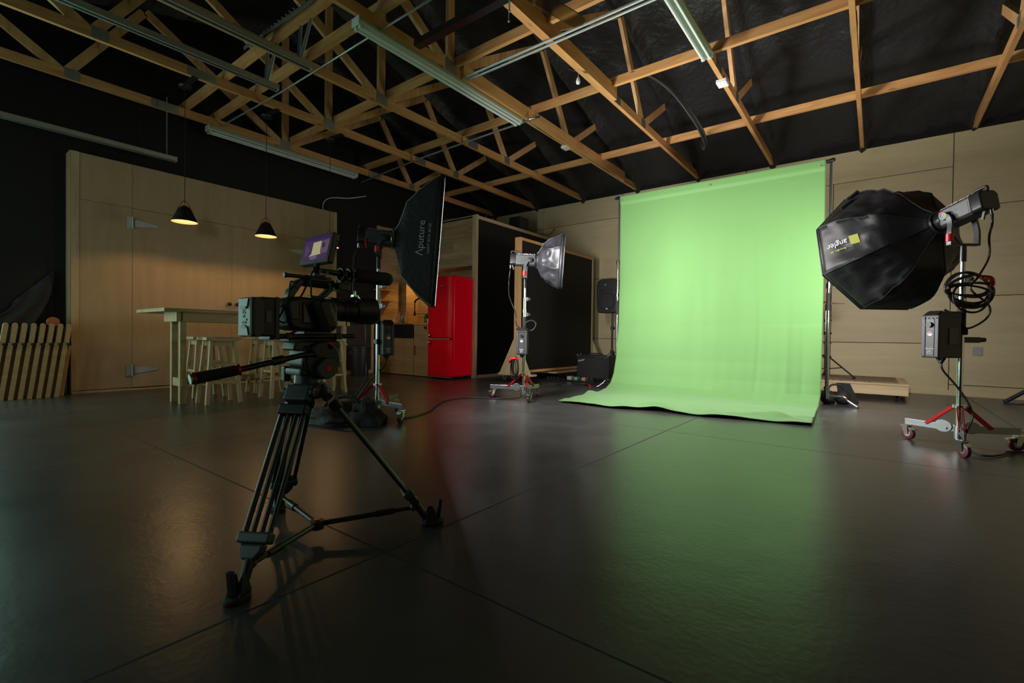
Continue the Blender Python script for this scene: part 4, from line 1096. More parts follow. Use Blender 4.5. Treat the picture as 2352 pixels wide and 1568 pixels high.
def lamp_head(pole, zbase, a, kind, lab, rise=.145, fwd=.115, both=True):
    """LED monolight: body along axis a, yoke standing on the pole at zbase. returns thing, ring centre"""
    a = V(a).normalized(); ah = V((a.x, a.y, 0)).normalized(); s = ah.cross(UP)
    B = V((pole[0], pole[1], zbase))
    if s.dot(V((0, 0, .66)) - B) < 0: s = -s
    w = s.cross(a) if s.cross(a).z > 0 else a.cross(s)
    P = B + UP * rise + ah * .02
    ring = P + a * (fwd - .02)
    t = thing('studio_light', lab, 'studio light', (pole[0], pole[1], zbase), 'studio LED lights')
    hw, hh = .060, .062
    q = lambda k, i, j: P + a * k + s * i + w * j
    prof = [(-hw * .7, hh), (hw * .7, hh), (hw, hh * .62), (hw, -hh * .8), (hw * .75, -hh), (-hw * .75, -hh), (-hw, -hh * .8), (-hw, hh * .62)]
    MB().prism([q(-.115, i, j) for i, j in prof], a * .20).build('housing', M_lampgrey, t, bevel=.004, smooth=30)
    b = MB()
    for k in range(9):
        j = -.040 + .0075 * k
        for sg in (-1, 1): b.obox(q(-.055, sg * (hw + .0005), j), a, s, w, .046, .0012, .0022)
    b.build('cooling_ribs', M_ribs if kind == 2 else M_grey, t)
    MB().prism([q(-.175, i * .98, j * .98) for i, j in prof], a * .065).build('rear_cover', M_black, t, bevel=.008, seg=3, smooth=40)
    hp = [q(-.168, 0, hh * .8), q(-.172, 0, hh + .016), q(-.155, 0, hh + .024), q(-.10, 0, hh + .022), q(-.080, 0, hh + .008), q(-.075, 0, hh * .9)]
    MB().tube(spline(hp, 5), .009, 8).build('carry_handle', M_black, t, smooth=60)
    MB().cyl(P + a * .085, P + a * (fwd - .022), .064, n=28).build('front_collar', M_blackm, t, smooth=40)
    MB().lathe(P + a * (fwd - .032), a, [(.060, 0), (.078, .002), (.080, .014), (.078, .022), (.060, .024)], 28).build('speed_ring', M_chrome if kind == 0 else M_blackm, t, smooth=40)
    # pivot disc, yoke
    side = [1, -1] if both else [1]
    for sg in side:
        pv = q(.035, sg * (hw + .004), -.006)
        MB().cyl(pv, pv + s * sg * .022, .026, n=24).build('pivot', M_blackm, t, smooth=40)
        a0 = pv + s * sg * .016
        end = B + s * sg * (hw + .028) + UP * .006
        path = [a0, a0 - a * .03 - w * .022, a0 - ah * .048 - UP * .055, end + UP * .065, end]
        pp = spline(path, 5); m = MB()
        for u, v in zip(pp, pp[1:]): m.bar(u, v + (v - u) * .15, .014, .030, up=ah)
        o = m.build('yoke_arm', M_grey, t)
        if sg == 1:
            MB().cyl(end + UP * .012, end + UP * .058, .020, n=18).build('clamp', M_red, o, smooth=40, label='red yoke clamp')
            if kind == 2:
                for i, cc in enumerate(((.5, .05, .05), (.45, .32, .02), (.05, .35, .08), (.04, .12, .5))):
                    mm = mat('dial_tint', cc, .3)
                    a1 = pi / 2 * i + .4
                    pts = [pv + s * sg * .0225 + (ah * cos(a1 + pi / 2 * k / 6) + w * sin(a1 + pi / 2 * k / 6)) * r_ for r_ in (.024, .015) for k in (range(7) if r_ > .02 else range(6, -1, -1))]
                    MB().prism(pts, s * sg * .001).build('dial_ring', mm, t)
                lettering('dial_mark', 'Λ', .030, pv + s * sg * .0226, -ah if s.cross(-ah).z < 0 else ah, w, M_white, t)
    MB().bar(B + s * (hw + .035), B - s * ((hw + .035) if both else .02), .034, .012).build('yoke_base', M_black, t, bevel=.002)
    MB().cyl(B - UP * .035, B, .016, n=16).build('spigot', M_blackm, t, smooth=40)
    # lettering on the side facing the room
    xd = ah if s.cross(UP).dot(-ah) > 0 else -ah
    xd = V((xd.x, xd.y, 0)); xa = a if a.dot(xd) > 0 else -a
    yd = s.cross(xa); 
    if yd.z < 0: yd = -yd
    # readable direction: x to the viewer's right
    rt = UP.cross(s); xa = a if a.dot(rt) > 0 else -a
    base = q(-.105, hw * .86, hh * .80)
    nrm = (s * .55 + w * .45).normalized()
    st = q(-.10, hw * .87, hh * .80) if xa.dot(a) > 0 else q(.07, hw * .87, hh * .80)
    ydir = (w * .62 - s * .55)
    txt2 = ['600d Pro', '600c Pro II', '600c Pro II'][kind]
    lettering('lettering', 'Aputure', .019, st + nrm * .0045 + xa * .0, xa, ydir, M_wprint if kind == 0 else M_white, t, align='LEFT')
    lettering('lettering', txt2, .026, st + nrm * .0045 + xa * .066, xa, ydir, M_wprint if kind == 0 else M_white, t, align='LEFT')
    # locking lever and cable stub under the body
    MB().bar(q(-.15, hw * .3, -hh), q(-.13, hw * .3, -hh - .045), .010, .014).build('lever', M_black, t)
    MB().cyl(q(-.17, 0, -hh), q(-.17, 0, -hh - .032), .010, n=10).build('plug', M_chrome, t, smooth=40)
    return t, ring, a, s, w, q(-.17, 0, -hh - .03)

def softbox(ring, a, corners, L, lab, cat, fab, estr, s, w, r0=.074, bulge=None, sag=.05, nu=6, nt=16, group=None, lip=.03, dname='diffuser', wrinkle=.006, pipe=None):
    """fabric shell spanned between curved ribs, open front closed by a lit diffuser"""
    t = thing('softbox', lab, cat, tuple(ring), group)
    K = len(corners)
    ang = [atan2(c[1], c[0]) for c in corners]
    def rib(k, tt):
        g = sin(tt * pi / 2) ** bulge if bulge else (.5 * sin(tt / .27 * pi / 2) ** .9 * .35 + .65 * .5 * tt / .27 if tt < .27 else .5 + .5 * (1 - (1 - (tt - .27) / .73) ** 1.25))
        cx, cy = corners[k % K]
        rx, ry = r0 * cos(ang[k % K]), r0 * sin(ang[k % K])
        return V((rx + (cx - rx) * g, ry + (cy - ry) * g))
    def shell(U, tt):
        U = (U % 1.0) * K; k = int(U) % K; u = U - int(U)
        p = rib(k, tt).lerp(rib(k + 1, tt), u)
        sg = 1 - sag * 4 * u * (1 - u) * sin(pi * tt)
        # round ring at the back
        e = max(0, 1 - tt * 4)
        if e > 0:
            n = p.normalized() * r0; p = p.lerp(n, e)
        p *= sg
        wr = wrinkle * sin(pi * tt) * noise.noise(V((p.x * 11, p.y * 11, tt * 5))) + wrinkle * 1.2 * max(0, sin(pi * tt)) * (tt > .3) * noise.noise(V((p.x * 24, p.y * 24, 3)))
        p *= 1 + wr / max(.05, p.length)
        return ring + s * p.x + w * p.y + a * (L * tt)
    n = nu * K
    b = MB()
    vs = [shell(i / n, j / nt) for j in range(nt + 1) for i in range(n)]
    b.add(vs, [(j * n + i, j * n + (i + 1) % n, (j + 1) * n + (i + 1) % n, (j + 1) * n + i) for j in range(nt) for i in range(n)])
    b.build('fabric_shell', fab, t, smooth=60, solid=.002)
    rim = [ring + s * c[0] + w * c[1] + a * L for c in corners]
    b = MB(); m = K
    vs = rim + [p + a * lip for p in rim]
    b.add(vs, [(i, (i + 1) % K, (i + 1) % K + K, i + K) for i in range(K)])
    b.tube([p + a * lip for p in rim], .004, 6, closed=True)
    b.build('rim', fab, t, smooth=30, solid=.003)
    for k in range(K):
        if pipe is None: pipe = fab
        pts = [shell(k / K, .02 + .98 * j / 12) + (s * cos(ang[k]) + w * sin(ang[k])) * .002 for j in range(13)]
        MB().tube(pts, .0042, 6).build('rib', pipe, t, smooth=60)
    ctr = ring + a * (L + lip * .35)
    pts = [ring + s * c[0] * .985 + w * c[1] * .985 + a * (L + lip * .35) for c in corners]
    b = MB().add(pts + [ctr], [(i, (i + 1) % K, K) for i in range(K)])
    b.build(dname, emis('softbox_glow', (1.0, .965, .92), estr), t, label='glowing white front diffuser')
    return t, shell

def control_box(c, n, lab, hw=.056, hd=.085, hh=.135, clamp=None):
    """power and control unit hanging on the stand: c centre, n direction of its front"""
    n = V((n[0], n[1], 0)).normalized(); sd = UP.cross(n); c = V(c)
    t = thing('control_box', lab, 'control box', tuple(c), 'light control boxes')
    p = lambda f, z: c + n * f + UP * z
    poly = [p(-hd, -hh), p(hd, -hh), p(hd, hh * .82), p(hd * .55, hh), p(-hd, hh)]
    MB().prism([v - sd * hw for v in poly], sd * 2 * hw).build('housing', M_black, t, bevel=.006, seg=2)
    f = hd + .001
    b = MB()
    for sg in (-1, 1): b.obox(c + n * f + sd * sg * hw * .74 - UP * .012, sd, n, UP, hw * .22, .004, hh * .86)
    b.build('front_rails', M_lampgrey, t, bevel=.002)
    MB().obox(c + n * (f + .001) - UP * .012, sd, n, UP, hw * .46, .002, hh * .83).build('front_panel', M_grey, t)
    sl = (p(hd, hh * .82) + p(hd * .55, hh)) / 2; sn = (n * hh * .18 + UP * hd * .45).normalized()
    MB().obox(sl + sn * .002, sd, sn, sd.cross(sn), hw * .72, .002, .024).build('screen', M_lcd, t)
    for k in range(4): MB().obox(c + n * (f + .004) + sd * (-.033 + .022 * k) + UP * (hh * .70), sd, n, UP, .007, .004, .004).build('button', M_black, t)
    MB().cyl(c + n * (f + .002) + UP * hh * .42, c + n * (f + .016) + UP * hh * .42, .016, n=20).build('dial', M_blackm, t, smooth=40)
    for i, cc in enumerate(((.05, .2, .8), (.75, .1, .1), (.8, .6, .05), (.8, .8, .82))):
        a1 = pi / 2 * i
        pts = [c + n * (f + .003) + UP * (hh * .04) + (sd * cos(a1 + pi / 2 * k / 5) + UP * sin(a1 + pi / 2 * k / 5)) * .015 for k in range(6)] + [c + n * (f + .003) + UP * hh * .04]
        MB().prism(pts, n * .001).build('emblem', MATS.get('em%d' % i) or mat('em%d' % i, cc, .4), t)
    b_ = lettering('lettering', 'Aputure', .014, c + n * (f + .0035) - UP * hh * .60, sd, UP, M_white, t)
    lettering('lettering', '600c\nPro II', .013, c + n * (f + .0035) - UP * hh * .76, sd, UP, M_white, t)
    MB().obox(c + sd * (hw + .002) + UP * -.01 - n * .02, n, sd, UP, .034, .003, .05).build('socket_panel', M_grey, t, bevel=.002)
    for k in (-1, 1): MB().cyl(c - UP * hh + sd * k * .018, c - UP * (hh + .03), .011, n=10).build('connector', M_black, t, smooth=40)
    if clamp is not None:
        cl = V(clamp); MB().bar(c - n * hd * .6, cl, .030, .026).obox(cl, (1, 0, 0), (0, 1, 0), UP, .028, .028, .020).build('clamp', M_black, t, bevel=.004)
    return t

M_ribs = mat('rib_grey', (.13, .13, .14), .5, metal=.2)
M_piping = mat('silver_piping', (.30, .30, .32), .35, metal=.4)
# ---- left: strip softbox
PL = (-3.151, 2.339)
roller_stand(PL, 1.27, ((-2.815, 2.301, .4), (-3.297, 2.646, 1.2), (-3.34, 2.06, 2.4)), 'roller light stand carrying the tall strip softbox')
AL = V((.70, .73, -.07))
t, ring, a, s, w, plugL = lamp_head(PL, 1.28, AL, 0, 'dark studio light with a red lever behind the tall strip softbox')
ring = ring + UP * .0
tt, shell = softbox(ring, a, [(.15, .505), (-.15, .505), (-.15, -.505), (.15, -.505)], .335, 'tall black strip softbox with white lettering seen from its side', 'softbox', M_bag, STRIP_E, s, w, sag=.06, nu=8, pipe=M_piping)
MB().bar(ring - a * .21 - UP * .03 + s * .066, ring - a * .20 - UP * .10 + s * .066, .012, .018, up=s).build('lever_red', M_red, t, label='red lever')
# print on the broad near side of the shell
def on_shell(tt_, z_, off=.004):
    best = None
    for i in range(200):
        U = (0.75 + .25 * i / 200)
        p = shell(U, tt_)
        d = abs((p - ring).dot(w) - z_)
        if best is None or d < best[0]: best = (d, p)
    return best[1] + s * off
pa, pb = on_shell(.66, -.12), on_shell(.66, .14)
pc = on_shell(.85, 0)
yd = (pa + pb) / 2 - pc
lettering('lettering', 'Λputure', .082, (pa + pb) / 2 + s * .012, (pb - pa), yd, M_wprint, tt, .0008, label='pale brand lettering')
pa, pb = on_shell(.85, -.12), on_shell(.85, .14); 
lettering('lettering', 'LIGHT BOX 30120', .030, (pa + pb) / 2 + s * .010, (pb - pa), yd, M_wprint, tt, .0008, label='small pale lettering')
control_box((-3.085, 2.375, .63), (.93, -.37), 'control box clamped to the stand of the strip softbox', hw=.045, hd=.05, clamp=(PL[0], PL[1], .60))
cable('power_cable', [plugL, plugL + V((-.03, -.02, -.10)), plugL + V((-.02, -.02, -.4)), V((-3.24, 2.27, .9)), V((-3.22, 2.28, .5)), V((-3.22, 2.25, .25)), V((-3.42, 2.1, .02)), V((-3.6, 1.95, .008)), V((-3.75, 2.0, .008))], .0055, M_hose, 'black cable hanging from the strip softbox lamp to the floor', 'cable')
cable('power_cable', [(-3.07, 2.37, .48), (-3.10, 2.36, .40), (-3.25, 2.33, .27), (-3.36, 2.30, .14), (-3.40, 2.2, .05), (-3.5, 2.1, .008)], .0055, M_hose, 'black cable dangling below the left control box', 'cable')
# black weight bag heaped over the left stand's base
def heap(c, R, H, seed, flat=.0):
    b = MB(); n, m = 40, 16; vs = []
    for i in range(m + 1):
        th = pi / 2 * i / m
        for k in range(n):
            ph = 2 * pi * k / n
            q = V((cos(th) * cos(ph), cos(th) * sin(ph), sin(th)))
            r = 1 + .26 * noise.noise(V((q.x * 1.6 + seed, q.y * 1.6, q.z * 2))) + .12 * noise.noise(V((q.x * 5, q.y * 5 + seed, q.z * 5)))
            h = H * q.z * (1 + .5 * noise.noise(V((q.x * 2.4, q.y * 2.4 + seed, 5))) + .25 * abs(noise.noise(V((q.x * 6, q.y * 6, seed)))))
            vs.append(V((c[0] + R[0] * q.x * r, c[1] + R[1] * q.y * r, max(.003, h))))
    return b.add(vs, [(i * n + k, i * n + (k + 1) % n, (i + 1) * n + (k + 1) % n, (i + 1) * n + k) for i in range(m) for k in range(n)])
t = thing('weight_bag', 'black canvas weight bag slumped on the floor at the strip softbox stand', 'sandbag', (-3.12, 2.08, 0))
heap((-3.20, 2.02), (.26, .20), .12, 3).build('bag', M_bag, t, smooth=70)
heap((-3.02, 2.12), (.20, .15), .13, 8).build('bag', M_bag, t, smooth=70)
MB().tube(spline([(-3.3, 1.95, .08), (-3.22, 1.98, .17), (-3.08, 2.06, .19), (-2.98, 2.1, .10)]), [.014] * 25, 8).build('strap', M_bag, t, smooth=60)

# ---- middle: small octagonal softbox
PM = (-2.917, 4.001)
roller_stand(PM, 1.25, ((-3.226, 3.857, -.3), (-2.723, 3.83, .2), (-2.915, 4.26, .5)), 'roller light stand carrying the small octagonal softbox')
AM = V((.857, .527, -.06))
t, ring, a, s, w, plugM = lamp_head(PM, 1.26, AM, 1, 'small grey studio light in front of the rolling black panel', rise=.19)
oct_ = lambda R, rot: [(R * cos(rot + 2 * pi * k / 8), R * sin(rot + 2 * pi * k / 8)) for k in range(8)]
tm, _ = softbox(ring, a, oct_(.285, radians(22.5)), .25, 'small grey octagonal softbox seen from its side', 'softbox', M_fabric2, MINI_E, s, w, sag=.07, wrinkle=.022, nt=22, nu=8, group='octagonal softboxes')
control_box((-2.89, 3.93, .605), (.52, -.85), 'control box with coloured emblem on the stand of the small octagonal softbox', clamp=(PM[0], PM[1], .62))
MBt = thing('cable_coil', 'hank of black cable tied with red straps on the middle stand', 'cable', (-2.95, 3.92, .35))
for k in range(6):
    a_ = k * .35
    pts = [V((-2.965 + .035 * cos(th) * (1 + .15 * sin(k * 2)) + .010 * sin(k), 3.90 + .012 * k - .02, .33 - .0 + .10 * sin(th) - .012 * cos(k * 3))) for th in [2 * pi * i / 20 for i in range(20)]]
    MB().tube(pts, .0055, 6, closed=True).build('loop', M_hose, MBt, smooth=60)
MB().tube(spline([(-3.02, 3.885, .385), (-2.99, 3.87, .415), (-2.95, 3.88, .43), (-2.93, 3.90, .42)]), .014, 8).build('strap', M_red, MBt, smooth=60, label='red tie strap')
cable('power_cable', [plugM, plugM + V((-.01, -.01, -.15)), plugM + V((.0, -.01, -.3)), V((-2.99, 3.94, .9)), V((-2.97, 3.93, .78)), V((-2.93, 3.93, .745))], .006, M_hose, 'black cable from the small grey studio light down to its control box', 'cable')
cable('power_cable', [(-2.90, 3.96, .745), (-2.86, 3.95, .80), (-2.80, 3.98, .82), (-2.77, 4.0, .78), (-2.80, 3.98, .72), (-2.87, 3.97, .72)], .006, M_grey, 'grey loop of cable above the middle control box', 'cable')
cable('floor_cable', [(-2.93, 3.98, .05), (-2.95, 3.95, .012), (-3.1, 3.8, .008), (-3.35, 3.65, .008), (-3.4, 3.4, .008), (-3.25, 3.1, .008), (-3.0, 2.75, .008), (-2.9, 2.45, .008), (-2.95, 2.38, .008)], .006, M_hose, 'black cable on the floor linking the strip softbox stand to the middle stand', 'cable')

# ---- right: large octagonal softbox
PR = (.415, 4.003)
roller_stand(PR, 1.24, ((.182, 4.142, .9), (.408, 3.700, .5), (.685, 4.138, -1.2)), 'roller light stand carrying the large octagonal softbox')
az, el = radians(40), radians(-12)
AR = V((-sin(az) * cos(el), cos(az) * cos(el), sin(el)))
t, ring, a, s, w, plugR = lamp_head(PR, 1.255, AR, 2, 'large studio light with a coloured dial behind the large octagonal softbox', rise=.20, fwd=.155)
tr, sh = softbox(ring, a, oct_(.47, radians(22.5)), .50, 'large black octagonal softbox turned towards the green backdrop', 'softbox', M_fabric, OCTA_E, s, w, bulge=.62, sag=.06, wrinkle=.020, nu=10, nt=26, group='octagonal softboxes')
# label on the left-hand panel (printed upside down as hung)
def panel_pt(U, tt_): return sh(U, tt_)
K0 = None
best = None
for k in range(8):   # panel whose middle points most to the viewer's left
    p = sh((k + .5) / 8, .8) - ring
    q = p.dot(V((-.79, -.61, 0))) - .15 * abs(p.z + .02)
    if best is None or q > best[0]: best = (q, k)
k = best[1]
U = (k + .5) / 8
p1, p2 = sh(U, .60), sh(U, .92)
e1 = (p1 - p2); e2 = sh(U + .01, .76) - sh(U - .01, .76)
nn = e1.cross(e2).normalized()
if nn.dot(p1 - (ring + a * .3)) < 0: nn = -nn
if nn.dot(V((0, 0, .66)) - p1) < 0: pass
xd = -e1; yd = nn.cross(xd)     # text runs towards the rim's other end, upside down
mid = sh(U, .76)
flip = -1
lettering('lettering', 'angler', .058, mid + nn * .0065, e1 * flip * -1 * -1, nn.cross(e1 * flip * -1 * -1), M_white, tr, .0008, label='white brand lettering, upside down')
lettering('lettering', 'BoomBox 48"', .020, mid + nn * .0065 + nn.cross(e1 * -1).normalized() * .045, e1 * -1, nn.cross(e1 * -1), M_yellow, tr, .0008)
f1 = sh(U, .52) - sh(U, .60); f2 = sh(U + .008, .56) - sh(U - .008, .56); fn_ = f1.cross(f2).normalized(); fn_ = fn_ if fn_.dot(nn) > 0 else -fn_
MB().obox(sh(U, .56) + fn_ * .004, f1, f2, fn_, .028, .032, .001).build('logo_patch', M_yellow, tr, label='yellow square logo patch')
for k2 in (1, 2, 3):
    MB().tube([sh((k + 1.3 + .25 * k2) / 8, .90 + .0 * k2) + V((0, 0, .012)), sh((k + 1.5 + .25 * k2) / 8, .80) + V((0, 0, .014))], .013, 8).build('rolled_flap', M_fabric, tr, smooth=60)
control_box((.318, 3.922, .700), (-.64, -.77), 'large control box with coloured emblem on the stand of the large octagonal softbox', hw=.050, hd=.088, hh=.142, clamp=(PR[0], PR[1], .72))
t = thing('stand_clamp', 'black clamp knob sticking out to the right of the right stand', 'clamp', (PR[0] + .05, PR[1] + .02, .67))
MB().bar((PR[0], PR[1], .67), (PR[0] + .085, PR[1] + .06, .67), .03, .035).cyl((PR[0] + .085, PR[1] + .06, .67), (PR[0] + .115, PR[1] + .082, .672), .014, n=12).build('body', M_black, t, bevel=.003)
t = thing('cable_coil', 'large coil of black cable hanging on the right light stand', 'cable', (PR[0], PR[1], 1.0))
cd = V((.79, .61, 0)); cf = V((-.61, .79, 0))
for k in range(7):
    R1, R2 = .135 + .010 * (k % 3) - .004 * k, .070 + .006 * (k % 4)
    cz = 1.00 - .012 * k + .01 * (k % 2)
    pts = [V((PR[0], PR[1], cz)) + cd * (R1 * cos(th) + .006 * sin(3 * th + k)) + UP * (R2 * sin(th) - .012 * cos(2 * th + k * .6)) + cf * (-.025 - .006 * k + .012 * sin(th + k)) for th in [2 * pi * i / 32 for i in range(32)]]
    MB().tube(pts, .0062, 6, closed=True).build('loop', M_hose, t, smooth=60)
MB().tube(spline([V((PR[0], PR[1], 1.055)) + cd * .08 - cf * .03, V((PR[0], PR[1], 1.04)) + cd * .10 - cf * .075, V((PR[0], PR[1], 1.0)) + cd * .115 - cf * .07]), .013, 8).build('strap', M_redm, t, smooth=60, label='dark red tie strap')
cable('power_cable', [plugR, plugR + V((.0, 0, -.06)), V((.535, 4.06, 1.30)), V((.54, 4.09, 1.18)), V((.49, 4.03, 1.06)), V((.45, 3.98, .98)), V((.54, 4.05, .88)), V((.53, 4.06, .80)), V((.44, 3.98, .74)), V((.40, 3.96, .80)), V((.33, 3.93, .855))], .0062, M_hose, 'black cable looping from the large studio light past the coil to its control box', 'cable')
cable('power_cable', [(.32, 3.925, .53), (.33, 3.93, .48), (.40, 3.97, .38), (.455, 4.0, .28), (.475, 4.01, .20), (.45, 3.98, .12), (.43, 3.95, .05), (.46, 3.83, .012), (.52, 3.80, .008), (.60, 3.92, .008), (.63, 4.02, .008), (.72, 4.08, .008), (.9, 4.1, .008)], .006, M_hose, 'black cable from the right control box down to the floor', 'cable')
# ================================================================== video camera on its tripod
CX, CY = -1.42, .79
def yz(poly, x0, x1, b=None):
    return (b or MB()).prism([(x0, y, z) for y, z in poly], (x1 - x0, 0, 0))
FEET = [(-1.245, .520), (-1.222, 1.130), (-1.75, .865)]
t = thing('tripod', 'black twin-tube video tripod standing in the foreground with a floor spreader', 'tripod', (CX, CY, 0))
MB().lathe((CX, CY, .455), (0, 0, 1), [(.001, 0), (.040, 0), (.056, .012), (.060, .030), (.054, .042), (.048, .050), (.001, .050)], 28).build('bowl', M_teal, t, smooth=40)
hub = V((CX, .826, .045))
for k, (fx, fy) in enumerate(FEET):
    F = V((fx, fy, 0)); C0 = V((CX, CY, 0)); d = F - C0; R = d.length; d.normalize(); q = V((-d.y, d.x, 0))
    top = C0 + d * .055 + UP * .468; foot = F - d * .012 + UP * .035
    ax = (foot - top).normalized(); nrm = q.cross(ax)
    L_ = (foot - top).length
    P = lambda s_: top + ax * s_
    sB = L_ * .775
    MB().obox(P(-.008), q, ax, nrm, .038, .026, .017).cyl(P(-.012) - q * .050, P(-.012) + q * .050, .015, n=14).build('shoulder', M_teal, t, bevel=.006, seg=2)
    MB().obox(P(.045), q, ax, nrm, .043, .016, .017).build('shoulder_clamp', M_black, t, bevel=.005)
    for o in (-.034, -.012, .012, .034):
        MB().cyl(P(.04) + q * o, P(sB + .01) + q * o, .0075 if abs(o) > .02 else .0065, n=12).build('leg_tube', M_blackm, t, smooth=40)
    MB().obox(P(sB + .012), q, ax, nrm, .045, .014, .017).build('leg_collar', M_teal, t, bevel=.006, seg=3)
    pl = [P(sB + .027) - q * .034, P(sB + .027) + q * .034, P(sB + .048) + q * .030, P(sB + .066) + q * .017, P(sB + .066) - q * .017, P(sB + .048) - q * .030]
    MB().prism([v - nrm * .014 for v in pl], nrm * .028).build('leg_lock', M_teal, t, bevel=.006, seg=2)
    MB().cyl(P(sB + .05), foot + UP * -.012, .0145, .011, 14).build('lower_tube', M_black, t, smooth=40)
    base = F + d * .006
    pts = []
    for i in range(28):
        th = 2 * pi * i / 28
        pts.append(base + d * (.040 * cos(th) + .004) + q * .026 * sin(th) + UP * .001)
    o = MB().prism(pts, UP * .014).build('foot_pad', M_rubber, t, bevel=.005, seg=2)
    b = MB()
    for sg in (-1, 1): b.prism([base - d * .026 + q * sg * .014 + UP * .013, base + d * .022 + q * sg * .014 + UP * .013, base + d * .008 + q * sg * .012 + UP * .058, base - d * .010 + q * sg * .012 + UP * .058], q * sg * .004)
    b.build('foot_bracket', M_black, o)
    MB().obox(base + d * .028 + UP * .052, q, (d * .1 + UP), d, .009, .032, .006).build('foot_lever', M_rubber, o, bevel=.004)
    # spreader arm
    at = P(sB + .07) - d * .014; at.z = max(.06, at.z - .010)
    MB().cyl(hub, hub.lerp(at, .62), .0085, n=12).build('spreader_arm', M_blackm, t, smooth=40)
    MB().cyl(hub.lerp(at, .60), hub.lerp(at, .80), .0115, .010, 12).cyl(hub.lerp(at, .8), at, .0065, n=10).build('spreader_slide', M_black, t, smooth=40)
    MB().sphere(at, .012, 10, 8).build('spreader_joint', M_grey, t, smooth=60)
MB().cyl(hub - UP * .014, hub + UP * .012, .022, n=18).build('spreader_hub', M_black, t, smooth=40)
MB().cyl(hub + UP * .012, hub + UP * .016, .010, n=14).build('hub_cap', M_redm, t, smooth=40)
pb = V((CX, CY, .487)) + V((.82, -.57, 0)).normalized() * .0575
nb = V((.82, -.57, 0)).normalized(); sb = UP.cross(nb)
MB().prism([pb + (sb * .013 * cos(2 * pi * k / 16) + UP * .010 * sin(2 * pi * k / 16)) for k in range(16)], nb * .003).build('badge', M_red, t, label='red oval badge')
lettering('badge_mark', 'M', .012, pb + nb * .0035, sb, UP, M_white, t)

t = thing('fluid_head', 'black fluid tripod head with a long foam-gripped pan handle', 'tripod head', (CX, CY, .505))
MB().cyl((CX, CY, .505), (CX, CY, .535), .040, .038, 24).build('neck', M_teal, t, smooth=40)
MB().box(CX - .052, CX + .045, .742, .850, .530, .552).build('pan_base', M_teal, t, bevel=.008, seg=2)
MB().cyl((CX - .05, .812, .576), (CX + .056, .812, .576), .060, n=40).build('tilt_drum', M_black, t, bevel=.006, smooth=40)
yz([(.745, .565), (.755, .622), (.862, .618), (.868, .565), (.84, .538), (.77, .538)], CX - .045, CX + .050).build('tilt_body', M_black, t, bevel=.008, seg=2)
yz([(.722, .612), (.732, .634), (.876, .636), (.884, .618), (.87, .606), (.735, .606)], CX - .036, CX + .040).build('plate_holder', M_teal, t, bevel=.004)
MB().cyl((CX + .04, .835, .621), (CX + .056, .835, .621), .011, n=16).build('lock_button', M_redm, t, smooth=40)
MB().bar((CX + .062, .775, .62), (CX + .066, .79, .588), .012, .016).build('lock_lever', M_teal, t, bevel=.003)
MB().cyl((CX + .050, .815, .552), (CX + .080, .815, .552), .032, .030, 28).build('drag_dial', M_teal, t, smooth=40)
b = MB()
for k in range(28):
    th = 2 * pi * k / 28; b.obox((CX + .062, .815 + .0315 * cos(th), .552 + .0315 * sin(th)), (1, 0, 0), (0, cos(th), sin(th)), (0, -sin(th), cos(th)), .010, .002, .0012)
b.build('dial_ridges', M_grey, t)
MB().cyl((CX + .080, .815, .552), (CX + .0815, .815, .552), .009, n=16).build('dial_cap', M_redm, t, smooth=40)
MB().obox((CX - .075, .76, .53), (1, 0, 0), (0, 1, 0), UP, .012, .012, .024).build('bubble_knob', M_black, t, bevel=.004)
hx = CX + .045
ph = [(CX + .055, .800, .597), (hx + .012, .745, .594), (hx, .679, .580), (hx - .008, .575, .558)]
MB().tube(spline(ph, 6), .0085, 10).build('pan_bar', M_blackm, t, smooth=60)
MB().cyl((hx, .690, .583), (hx, .655, .576), .0125, n=14).build('bar_clamp', M_black, t, smooth=40)
g0, g1 = V((hx - .008, .572, .5575)), V((hx - .016, .462, .5385))
MB().cyl(g0, g1, .0145, .0155, 18).build('grip', M_rubber, t, smooth=40, label='black foam grip')
dg = (g1 - g0).normalized()
for p in (g0 + dg * .002, g1 - dg * .004): MB().cyl(p - dg * .003, p + dg * .003, .0168, n=20).build('grip_ring', M_redm, t, smooth=40, label='red ring')
MB().cyl(g1, g1 + dg * .005, .0135, n=20).build('grip_cap', M_galv, t, smooth=40, label='silver end cap')
tag(MB().box(CX - .026, CX + .028, .715, .875, .636, .643).build('camera_plate', M_blackm, bevel=.002), 'flat black plate between the tripod head and the camera rig', 'camera plate')

# camcorder
BX0, BX1 = -1.478, -1.365
t = thing('video_camera', 'black video camera on rods with lens, top handle and shotgun microphone', 'video camera', (CX, .8, .643))
yz([(.700, .690), (.690, .745), (.700, .762), (.735, .770), (.845, .766), (.862, .750), (.862, .676), (.845, .667), (.74, .667), (.712, .674)], BX0, BX1).build('body', M_black, t, bevel=.010, seg=3, smooth=40)
yz([(.708, .70), (.70, .742), (.708, .755), (.730, .757), (.730, .70)], BX1 - .002, BX1 + .006).build('rear_panel', M_teal, t, bevel=.003)
MB().box(BX1 - .002, BX1 + .004, .742, .775, .69, .752).build('side_screen', M_lcd, t, bevel=.003)
yz([(.775, .758), (.800, .766), (.818, .757), (.846, .690), (.836, .674), (.808, .673), (.790, .700)], BX1 - .004, BX1 + .032).build('hand_grip', M_black, t, bevel=.012, seg=3, smooth=40)
yz([(.768, .752), (.774, .756), (.804, .690), (.812, .668), (.803, .668), (.790, .690)], BX1 + .004, BX1 + .046).build('hand_strap', M_rubber, t, bevel=.003)
lettering('lettering', 'SONY', .020, (BX1 + .0325, .826, .712), (0, .33, -.92), (0, .92, .33), M_wprint, t)
lx = CX
